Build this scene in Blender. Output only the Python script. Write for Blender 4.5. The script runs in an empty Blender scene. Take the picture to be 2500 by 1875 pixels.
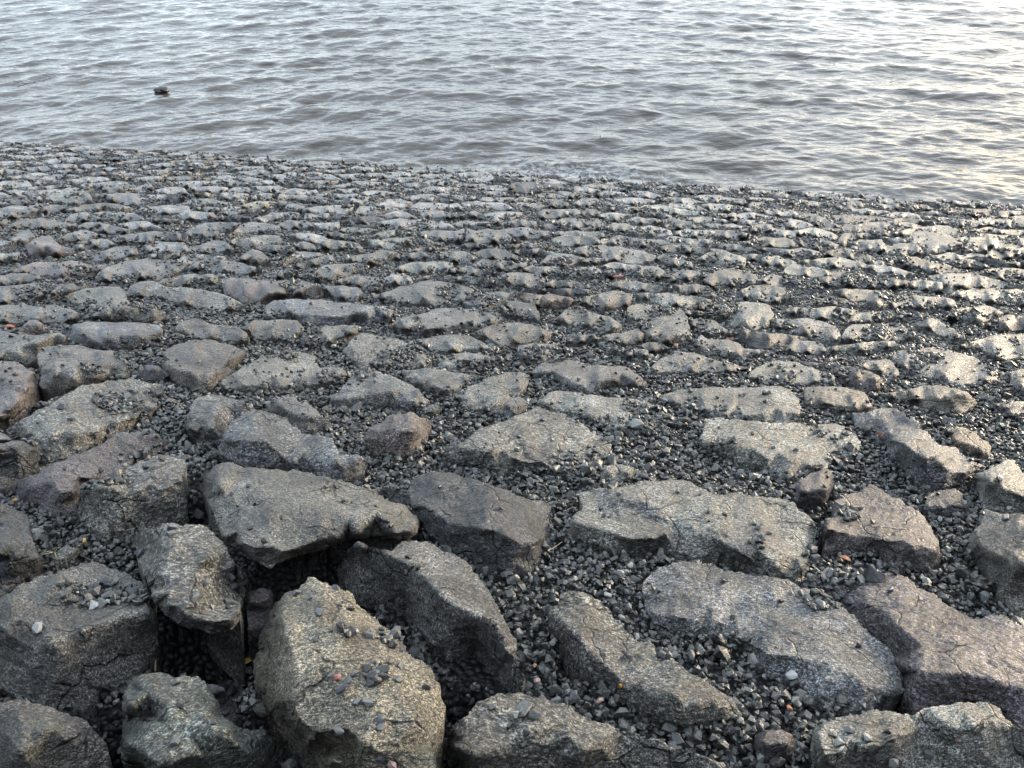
import bpy, bmesh, math, random
import numpy as np
from mathutils import Vector, Matrix
from mathutils.geometry import delaunay_2d_cdt
from mathutils.bvhtree import BVHTree

scene = bpy.context.scene
col = scene.collection
rng = np.random.default_rng(11)
random.seed(11)

# ------------------------------------------------------------------ camera
PW, PH = 2500.0, 1875.0                 # the photograph's own pixel size
HFOV, PITCH, CAM_H, HAND_H = 66.0, 36.0, 4.3, 1.6
FPX = PW / 2 / math.tan(math.radians(HFOV / 2))
cam_d = bpy.data.cameras.new('camera')
cam = bpy.data.objects.new('camera', cam_d)
col.objects.link(cam)
cam.location = (0, 0, CAM_H)
cam.rotation_euler = (math.radians(90 - PITCH), 0, 0)
cam_d.angle = math.radians(HFOV)
cam_d.clip_start, cam_d.clip_end = 0.05, 3000
scene.camera = cam

# ------------------------------------------------------------------ sky and sun
SUN_EL, SUN_AZ = 8.0, 56.0              # the sun stands low beyond the water, to the right
world = bpy.data.worlds.new('World')
scene.world = world
world.use_nodes = True
wn = world.node_tree
for n in list(wn.nodes): wn.nodes.remove(n)
w_out = wn.nodes.new('ShaderNodeOutputWorld')
w_bg = wn.nodes.new('ShaderNodeBackground')
w_sky = wn.nodes.new('ShaderNodeTexSky')
w_sky.sky_type = 'NISHITA'
w_sky.sun_disc = False
w_sky.sun_elevation = math.radians(SUN_EL)
w_sky.sun_rotation = math.radians(SUN_AZ)
w_sky.air_density, w_sky.dust_density, w_sky.ozone_density = 1.0, 2.6, 1.2
w_bg.inputs['Strength'].default_value = 0.13
# a thin broken cloud sheet over the clear sky
w_tc = wn.nodes.new('ShaderNodeTexCoord')
w_map = wn.nodes.new('ShaderNodeMapping'); w_map.inputs['Scale'].default_value = (1.0, 1.0, 2.6)
w_no = wn.nodes.new('ShaderNodeTexNoise'); w_no.inputs['Scale'].default_value = 2.6; w_no.inputs['Detail'].default_value = 6
w_rp = wn.nodes.new('ShaderNodeValToRGB')
w_rp.color_ramp.elements[0].position, w_rp.color_ramp.elements[0].color = .36, (8.2, 9.8, 11.8, 1)
w_rp.color_ramp.elements[1].position, w_rp.color_ramp.elements[1].color = .66, (16.0, 17.8, 19.8, 1)
w_mx = wn.nodes.new('ShaderNodeMix'); w_mx.data_type = 'RGBA'; w_mx.inputs[0].default_value = .34
wn.links.new(w_tc.outputs['Generated'], w_map.inputs['Vector'])
wn.links.new(w_map.outputs[0], w_no.inputs['Vector'])
wn.links.new(w_no.outputs[0], w_rp.inputs['Fac'])
wn.links.new(w_sky.outputs[0], w_mx.inputs[6]); wn.links.new(w_rp.outputs[0], w_mx.inputs[7])
wn.links.new(w_mx.outputs[2], w_bg.inputs['Color'])
wn.links.new(w_bg.outputs[0], w_out.inputs['Surface'])
sun_d = bpy.data.lights.new('sun', 'SUN')
sun_d.energy, sun_d.angle, sun_d.color = 1.3, math.radians(22), (1.0, .90, .73)
sun = bpy.data.objects.new('sun', sun_d)
col.objects.link(sun)
_el, _az = math.radians(SUN_EL), math.radians(SUN_AZ)
to_sun = Vector((math.sin(_az) * math.cos(_el), math.cos(_az) * math.cos(_el), math.sin(_el)))
sun.rotation_euler = to_sun.to_track_quat('Z', 'Y').to_euler()
sun.location = (20, 30, 20)

vs = scene.view_settings
vs.view_transform, vs.look, vs.gamma, vs.exposure = 'Standard', 'None', 1.0, 1.65
vs.use_curve_mapping = False
scene.cycles.max_bounces = 6
scene.cycles.use_denoising = True

# ------------------------------------------------------------------ frame of the slope
t = math.radians(PITCH)
FW, UPV, RT = np.array([0, math.cos(t), -math.sin(t)]), np.array([0, math.sin(t), math.cos(t)]), np.array([1.0, 0, 0])
CAM = np.array([0, 0, CAM_H])
def rays(px, py):
    px, py = np.asarray(px, float), np.asarray(py, float)
    return FW + RT * ((px - PW / 2) / FPX)[..., None] - UPV * ((py - PH / 2) / FPX)[..., None]
def to_water(px, py, z=0.0):
    d = rays(px, py)
    return CAM + d * ((z - CAM_H) / d[..., 2])[..., None]
SA, SB = to_water(0, 345), to_water(2500, 505)     # the waterline: two points on the level water
FOOT = np.array([0, 0, CAM_H - HAND_H])
NRM = np.cross(SB - SA, FOOT - SA); NRM /= np.linalg.norm(NRM)
if NRM[2] < 0: NRM = -NRM
VAX = np.array([0, 1.0, 0]); VAX -= NRM * (VAX @ NRM); VAX /= np.linalg.norm(VAX)
UAX = np.cross(VAX, NRM)
DCAM = (CAM - FOOT) @ NRM                          # camera's height square to the slope
CU, CV = (CAM - FOOT) @ UAX, (CAM - FOOT) @ VAX
def P3(u, v, w):
    u, v, w = np.broadcast_arrays(np.asarray(u, float), np.asarray(v, float), np.asarray(w, float))
    return FOOT + u[..., None] * UAX + v[..., None] * VAX + w[..., None] * NRM
def unproj(px, py, w=0.0):
    """point of the slope (u, v), lifted w above it, that stands at a place of the photograph"""
    d = rays(px, py)
    k = (np.asarray(w, float) - DCAM) / (d @ NRM)
    return CU + k * (d @ UAX), CV + k * (d @ VAX)
def to_px(P):
    q = np.asarray(P) - CAM
    z = q @ FW
    return PW / 2 + FPX * (q @ RT) / z, PH / 2 - FPX * (q @ UPV) / z, z
def water_gap(u, v):
    """height of the bare slope above the water"""
    return P3(u, v, 0)[..., 2]

# ------------------------------------------------------------------ noise (numpy gradient noise)
_perm = np.random.default_rng(3).permutation(512)
_perm = np.concatenate([_perm, _perm, _perm])
_g = np.random.default_rng(4).normal(size=(512, 3)); _g /= np.linalg.norm(_g, axis=1)[:, None]
def noise3(P):
    P = np.asarray(P, float)
    i = np.floor(P).astype(int); f = P - i; i &= 511
    s = f * f * f * (f * (f * 6 - 15) + 10)
    out = 0
    for dx in (0, 1):
        for dy in (0, 1):
            for dz in (0, 1):
                h = _perm[(_perm[(_perm[(i[:, 0] + dx) & 511] + i[:, 1] + dy) & 511] + i[:, 2] + dz) & 511]
                gr = (_g[h] * (f - [dx, dy, dz])).sum(1)
                wt = (s[:, 0] if dx else 1 - s[:, 0]) * (s[:, 1] if dy else 1 - s[:, 1]) * (s[:, 2] if dz else 1 - s[:, 2])
                out = out + gr * wt
    return out
def fbm(P, octs=3, gain=.5, lac=2.03):
    a, o = 1.0, 0
    for k in range(octs):
        o = o + a * noise3(P * lac ** k + 17.3 * k); a *= gain
    return o

# ------------------------------------------------------------------ materials
def new_mat(name):
    m = bpy.data.materials.new(name); m.use_nodes = True
    nt = m.node_tree
    for n in list(nt.nodes): nt.nodes.remove(n)
    out = nt.nodes.new('ShaderNodeOutputMaterial')
    b = nt.nodes.new('ShaderNodeBsdfPrincipled')
    nt.links.new(b.outputs[0], out.inputs['Surface'])
    return m, nt, b
class NT:
    """short hand for wiring nodes"""
    def __init__(s, nt): s.nt = nt
    def n(s, typ, ins=None, **kw):
        x = s.nt.nodes.new(typ)
        for k, v in kw.items(): setattr(x, k, v)
        for k, v in (ins or {}).items():
            if isinstance(v, bpy.types.NodeSocket): s.nt.links.new(v, x.inputs[k])
            else: x.inputs[k].default_value = v
        return x
    def math(s, op, a, b=0.0, c=0.0):
        return s.n('ShaderNodeMath', {0: a, 1: b, 2: c}, operation=op).outputs[0]
    def noise(s, vec, scale, detail=3, rough=.55, dist=0.0):
        return s.n('ShaderNodeTexNoise', {'Vector': vec, 'Scale': scale, 'Detail': detail, 'Roughness': rough, 'Distortion': dist}).outputs[0]
    def ramp(s, fac, *stops):
        r = s.n('ShaderNodeValToRGB', {'Fac': fac})
        e = r.color_ramp.elements
        while len(e) < len(stops): e.new(.5)
        for k, (p, c) in enumerate(stops):
            e[k].position = p; e[k].color = (c, c, c, 1) if not isinstance(c, tuple) else (*c, 1)
        return r.outputs[0]
    def mix(s, fac, a, b, mode='MIX'):
        m = s.n('ShaderNodeMix', data_type='RGBA', blend_type=mode)
        for k, v in ((0, fac), (6, a), (7, b)):
            if isinstance(v, bpy.types.NodeSocket): s.nt.links.new(v, m.inputs[k])
            else: m.inputs[k].default_value = v if k == 0 else (*v, 1)
        return m.outputs[2]
    def mapr(s, v, a, b, c, d):
        return s.n('ShaderNodeMapRange', {0: v, 1: a, 2: b, 3: c, 4: d}).outputs[0]

def make_rock_material(name):
    m, nt, b = new_mat(name); N = NT(nt)
    geo = N.n('ShaderNodeTexCoord').outputs['Object']
    inf = N.n('ShaderNodeObjectInfo')
    rnd = inf.outputs['Random']
    off = N.n('ShaderNodeCombineXYZ', {0: N.math('MULTIPLY', rnd, 37.0), 1: N.math('MULTIPLY', rnd, 91.0), 2: N.math('MULTIPLY', rnd, 53.0)}).outputs[0]
    p = N.n('ShaderNodeVectorMath', {0: geo, 1: off}, operation='ADD').outputs[0]
    # beds of the stone: the grain is drawn out along one direction that turns from stone to stone
    rot = N.n('ShaderNodeVectorRotate', {'Vector': p, 'Angle': N.mapr(rnd, 0, 1, -.7, .7)}, rotation_type='Z_AXIS').outputs[0]
    st = N.n('ShaderNodeMapping', {'Vector': rot, 'Scale': (.72, 1.15, 1.35)}).outputs[0]
    base = inf.outputs['Color']
    big = N.noise(p, 7, 4, .6)
    patch = N.noise(p, 3.1, 3, .5)
    gs = N.mapr(N.math('FRACT', N.math('MULTIPLY', rnd, 7.31)), 0, 1, .55, 1.35)
    grain = N.noise(st, N.math('MULTIPLY', gs, 140.0), 3, .7)
    speck = N.noise(p, N.math('MULTIPLY', gs, 320.0), 2, .7)
    c = N.mix(N.ramp(big, (.35, 0.0), (.68, .75)), base, N.mix(1.0, base, (.62, .60, .57), 'MULTIPLY'), 'MIX')
    c = N.mix(N.ramp(patch, (.52, 0.0), (.66, .55)), c, (.030, .028, .031), 'MIX')
    c = N.mix(1.0, c, N.ramp(grain, (.38, .18), (.50, .85), (.60, 2.3)), 'MULTIPLY')
    c = N.mix(1.0, c, N.ramp(speck, (.38, .3), (.5, 1.0), (.62, 2.2)), 'MULTIPLY')
    # cracks and paler scars
    warp = N.n('ShaderNodeVectorMath', {0: p, 1: N.n('ShaderNodeVectorMath', {0: N.n('ShaderNodeTexNoise', {'Vector': p, 'Scale': 9.0, 'Detail': 3.0}).outputs['Color'], 1: (.09, .09, .09)}, operation='MULTIPLY').outputs[0]}, operation='ADD').outputs[0]
    cr_d = N.n('ShaderNodeTexVoronoi', {'Vector': warp, 'Scale': 5.5}, feature='DISTANCE_TO_EDGE').outputs['Distance']
    cr_on = N.ramp(N.noise(p, 3.7, 2), (.47, 0.0), (.56, 1.0))
    crack = N.math('MULTIPLY', N.ramp(cr_d, (.004, 1.0), (.022, 0.0)), cr_on)
    c = N.mix(N.math('MULTIPLY', crack, .85), c, (.008, .008, .008), 'MIX')
    scar = N.noise(warp, 6.3, 4, .6)
    c = N.mix(1.0, c, N.ramp(scar, (.36, .62), (.5, 1.0), (.64, 1.55)), 'MULTIPLY')
    green = N.noise(p, 4.3, 5, .65)
    c = N.mix(N.ramp(green, (.60, 0.0), (.78, .45)), c, (.075, .085, .05), 'MIX')
    pits = N.n('ShaderNodeTexVoronoi', {'Vector': st, 'Scale': 62.0, 'Randomness': 1.0}).outputs['Distance']
    c = N.mix(1.0, c, N.ramp(pits, (.0, .45), (.22, 1.0)), 'MULTIPLY')
    nt.links.new(c, b.inputs['Base Color'])
    nt.links.new(N.ramp(N.noise(p, 11, 4, .6), (.3, .32), (.7, .55)), b.inputs['Roughness'])
    b.inputs['Specular IOR Level'].default_value = .5
    h1 = N.noise(st, 26, 6, .62, .4)
    h2 = N.noise(st, 95, 4, .7)
    h3 = N.noise(st, 210, 3, .7)
    hh = N.math('ADD', N.math('MULTIPLY', h1, .55), N.math('MULTIPLY', h2, .34))
    hh = N.math('ADD', hh, N.math('MULTIPLY', pits, .10))
    hh = N.math('ADD', hh, N.math('MULTIPLY', h3, .20))
    hh = N.math('SUBTRACT', hh, N.math('MULTIPLY', crack, .35))
    bump = N.n('ShaderNodeBump', {'Height': hh, 'Strength': 1.0, 'Distance': .032}).outputs[0]
    nt.links.new(bump, b.inputs['Normal'])
    return m
ROCK = make_rock_material('wet_stone')

def make_gravel_material():
    m, nt, b = new_mat('gravel'); N = NT(nt)
    rnd = N.n('ShaderNodeAttribute', attribute_type='INSTANCER', attribute_name='tint').outputs['Fac']
    geo = N.n('ShaderNodeNewGeometry').outputs['Position']
    c = N.ramp(rnd, (0, (.009, .009, .009)), (.35, (.030, .030, .028)), (.75, (.090, .090, .084)), (.93, (.19, .188, .172)), (1, (.28, .27, .24)))
    c = N.mix(1.0, c, N.ramp(N.noise(geo, 190, 3, .6), (.3, .55), (.7, 1.5)), 'MULTIPLY')
    nt.links.new(c, b.inputs['Base Color'])
    b.inputs['Roughness'].default_value = .30
    nt.links.new(N.n('ShaderNodeBump', {'Height': N.noise(geo, 240, 3, .6), 'Strength': .45, 'Distance': .004}).outputs[0], b.inputs['Normal'])
    return m
GRAVEL = make_gravel_material()

def plain_stone(name, rgb, rough=.4):
    m, nt, b = new_mat(name); N = NT(nt)
    p = N.n('ShaderNodeTexCoord').outputs['Object']
    c = N.mix(1.0, rgb, N.ramp(N.noise(p, 160, 3, .6), (.3, .6), (.7, 1.4)), 'MULTIPLY')
    nt.links.new(c, b.inputs['Base Color'])
    b.inputs['Roughness'].default_value = rough
    nt.links.new(N.n('ShaderNodeBump', {'Height': N.noise(p, 230, 3, .6), 'Strength': .4, 'Distance': .004}).outputs[0], b.inputs['Normal'])
    return m

def make_bed_material():
    m, nt, b = new_mat('gravel_bed'); N = NT(nt)
    p = N.n('ShaderNodeNewGeometry').outputs['Position']
    v = N.n('ShaderNodeTexVoronoi', {'Vector': p, 'Scale': 45.0})
    c = N.mix(N.ramp(N.noise(p, 20, 3), (.4, 0.0), (.7, 1.0)), (.008, .008, .008), (.018, .018, .017))  # near black: the shade in gaps and cavities is painted into the bed
    c = N.mix(1.0, c, N.ramp(v.outputs['Distance'], (0, 1.3), (.6, .3)), 'MULTIPLY')
    nt.links.new(c, b.inputs['Base Color'])
    b.inputs['Roughness'].default_value = .6
    nt.links.new(N.n('ShaderNodeBump', {'Height': v.outputs['Distance'], 'Strength': 1.0, 'Distance': -.02}).outputs[0], b.inputs['Normal'])
    return m
BED = make_bed_material()

def make_water_material():
    m, nt, b = new_mat('water'); N = NT(nt)
    p = N.n('ShaderNodeNewGeometry').outputs['Position']
    foam = N.n('ShaderNodeAttribute', attribute_name='foam').outputs['Fac']
    lace = N.math('MULTIPLY', N.ramp(N.noise(p, 9, 5, .7, .8), (.47, 0.0), (.60, 1.0)), foam)
    murk = N.mix(N.noise(p, .8, 3), (.045, .038, .030), (.065, .055, .044))
    c = N.mix(lace, murk, (.62, .63, .62))
    nt.links.new(c, b.inputs['Base Color'])
    nt.links.new(N.mapr(lace, 0, 1, .07, .6), b.inputs['Roughness'])
    b.inputs['IOR'].default_value = 1.333
    q = N.n('ShaderNodeMapping', {'Vector': p, 'Scale': (.55, 1.5, 1)}).outputs[0]
    hh = N.math('ADD', N.math('MULTIPLY', N.noise(q, 4.2, 3, .5, .6), 1.0), N.math('MULTIPLY', N.noise(q, 12, 2, .5, .3), .18))
    nt.links.new(N.n('ShaderNodeBump', {'Height': hh, 'Strength': .6, 'Distance': .05}).outputs[0], b.inputs['Normal'])
    return m
WATER = make_water_material()

# ------------------------------------------------------------------ mesh helper
def mesh_from(name, verts, faces, mat, smooth=True, origin=None):
    me = bpy.data.meshes.new(name)
    verts = np.asarray(verts, float)
    if origin is not None: verts = verts - origin
    faces = np.asarray(faces)
    if faces.ndim == 2:
        k = faces.shape[1]
        me.vertices.add(len(verts)); me.vertices.foreach_set('co', verts.ravel())
        me.loops.add(faces.size); me.loops.foreach_set('vertex_index', faces.ravel().astype(np.int32))
        me.polygons.add(len(faces))
        me.polygons.foreach_set('loop_start', np.arange(0, faces.size, k, dtype=np.int32))
        me.polygons.foreach_set('loop_total', np.full(len(faces), k, dtype=np.int32))
        me.update(calc_edges=True)
    me.polygons.foreach_set('use_smooth', np.full(len(me.polygons), smooth))
    me.materials.append(mat)
    return me
def link(name, me, loc=(0, 0, 0)):
    o = bpy.data.objects.new(name, me); o.location = loc; col.objects.link(o)
    return o

# ------------------------------------------------------------------ the slope (bed under the gravel)
HOLES = [  # dark cavities between the near boulders: photo x, y, radius (photo pixels), depth
    (470, 1560, 75, .30), (560, 1500, 60, .20), (250, 1770, 60, .34), (270, 1840, 60, .34), (430, 1280, 55, .16),
    (760, 1400, 85, .22), (690, 1395, 60, .2), (1125, 1700, 50, .34), (1085, 1760, 45, .34), (1075, 1830, 40, .34),
    (2220, 1680, 70, .34), (2300, 1700, 60, .32), (2330, 1720, 60, .3), (1420, 1600, 45, .16), (600, 1830, 60, .36), (640, 1770, 45, .3),
    (2005, 1330, 22, .18), (100, 950, 45, .2), (60, 1010, 40, .2), (480, 1170, 30, .15), (480, 1240, 35, .17),
    (80, 880, 40, .14), (620, 1440, 40, .12), (560, 1640, 50, .16), (620, 1560, 60, .18), (2280, 1740, 50, .3)]
_hu, _hv, _hr, _hd = [], [], [], []
for x, y, r, d in HOLES:
    u, v = unproj(x, y); u2, v2 = unproj(x + r, y)
    _hu.append(u); _hv.append(v); _hr.append(abs(u2 - u) * 1.1); _hd.append(d)
def bed_height(u, v):
    u, v = np.asarray(u, float), np.asarray(v, float)
    sh = u.shape; uf, vf = u.ravel(), v.ravel()
    Z = np.zeros_like(uf)
    h = -.035 + .022 * noise3(np.stack([uf * 2.2, vf * 2.2, Z], 1)) + .012 * noise3(np.stack([uf * 7, vf * 7, Z + 5], 1))
    h = h - .006 * np.clip((vf - 3.5) / 2, 0, 1)
    dip = np.zeros_like(uf)
    for a, b_, r, d in zip(_hu, _hv, _hr, _hd):
        dip = np.maximum(dip, d * np.exp(-(((uf - a) ** 2 + (vf - b_) ** 2) / r ** 2) ** 1.5))
    return (h - dip).reshape(sh)
def axis(a, b, fine_a, fine_b, step, coarse):
    return np.concatenate([np.arange(a, fine_a, coarse), np.arange(fine_a, fine_b, step), np.arange(fine_b, b + coarse, coarse)])
def grid_faces(nr, nc):
    i = np.arange(nr * nc).reshape(nr, nc)
    return np.stack([i[:-1, :-1], i[:-1, 1:], i[1:, 1:], i[1:, :-1]], -1).reshape(-1, 4)
gu = axis(-140, 140, -3, 3, .04, 4.0); gv = axis(-60, 40, 0, 4, .04, 2.0)
gu = np.sort(np.concatenate([np.arange(-140, -12, 4.0), np.arange(-12, -3, .15), np.arange(-3, 3, .04), np.arange(3, 12, .15), np.arange(12, 141, 4.0)]))
gv = np.sort(np.concatenate([np.arange(-60, -10, 2.0), np.arange(-10, 0, .4), np.arange(0, 4, .04), np.arange(4, 16, .12), np.arange(16, 60, 2.0)]))
U, V = np.meshgrid(gu, gv)
BW = bed_height(U, V)
BW = BW + np.clip(-V - .9, 0, 8) * .95 + .25 * np.clip(-V - 1.0, 0, 1) * noise3(np.stack([U.ravel() * .6, V.ravel() * .6, 0 * U.ravel()], 1)).reshape(U.shape)   # added steep bank behind the viewer, unseen, raised to block sky light from there
bed_verts = P3(U, V, BW).reshape(-1, 3)
bed_faces = grid_faces(len(gv), len(gu))
bed = link('shore_slope', mesh_from('shore_slope', bed_verts, bed_faces, BED))
bed['kind'] = 'structure'

# ------------------------------------------------------------------ stones
TILES = {'A': (0, 1375, 3.16), 'B': (600, 1375, 3.16), 'C': (1200, 1375, 3.16), 'D': (1800, 1375, 3.16),
         'E': (0, 950, 3.16), 'F': (600, 950, 3.16), 'G': (1200, 950, 3.16), 'H': (1800, 950, 3.16),
         'I': (0, 630, 3.45625), 'J': (620, 630, 3.45625), 'K': (1240, 630, 3.45625), 'L': (1860, 630, 3.45625),
         'M': (0, 300, 3.45625), 'N': (620, 330, 3.45625), 'O': (1240, 380, 3.45625), 'P': (1860, 430, 1.984)}
TONES = {'tan': (.215, .20, .165), 'brown': (.175, .148, .118), 'ochre': (.27, .225, .145), 'green': (.165, .178, .145),
         'grey': (.185, .18, .17), 'pale': (.265, .262, .228), 'cream': (.37, .36, .295), 'dark': (.075, .076, .082),
         'black': (.022, .022, .024), 'bluegrey': (.166, .171, .18), 'purple': (.125, .10, .108), 'maroon': (.165, .125, .115),
         'pink': (.225, .172, .155), 'rust': (.21, .14, .085), 'layer': (.15, .14, .12), 'lump': (.20, .175, .145), 'sand': (.42, .34, .20)}
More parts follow.
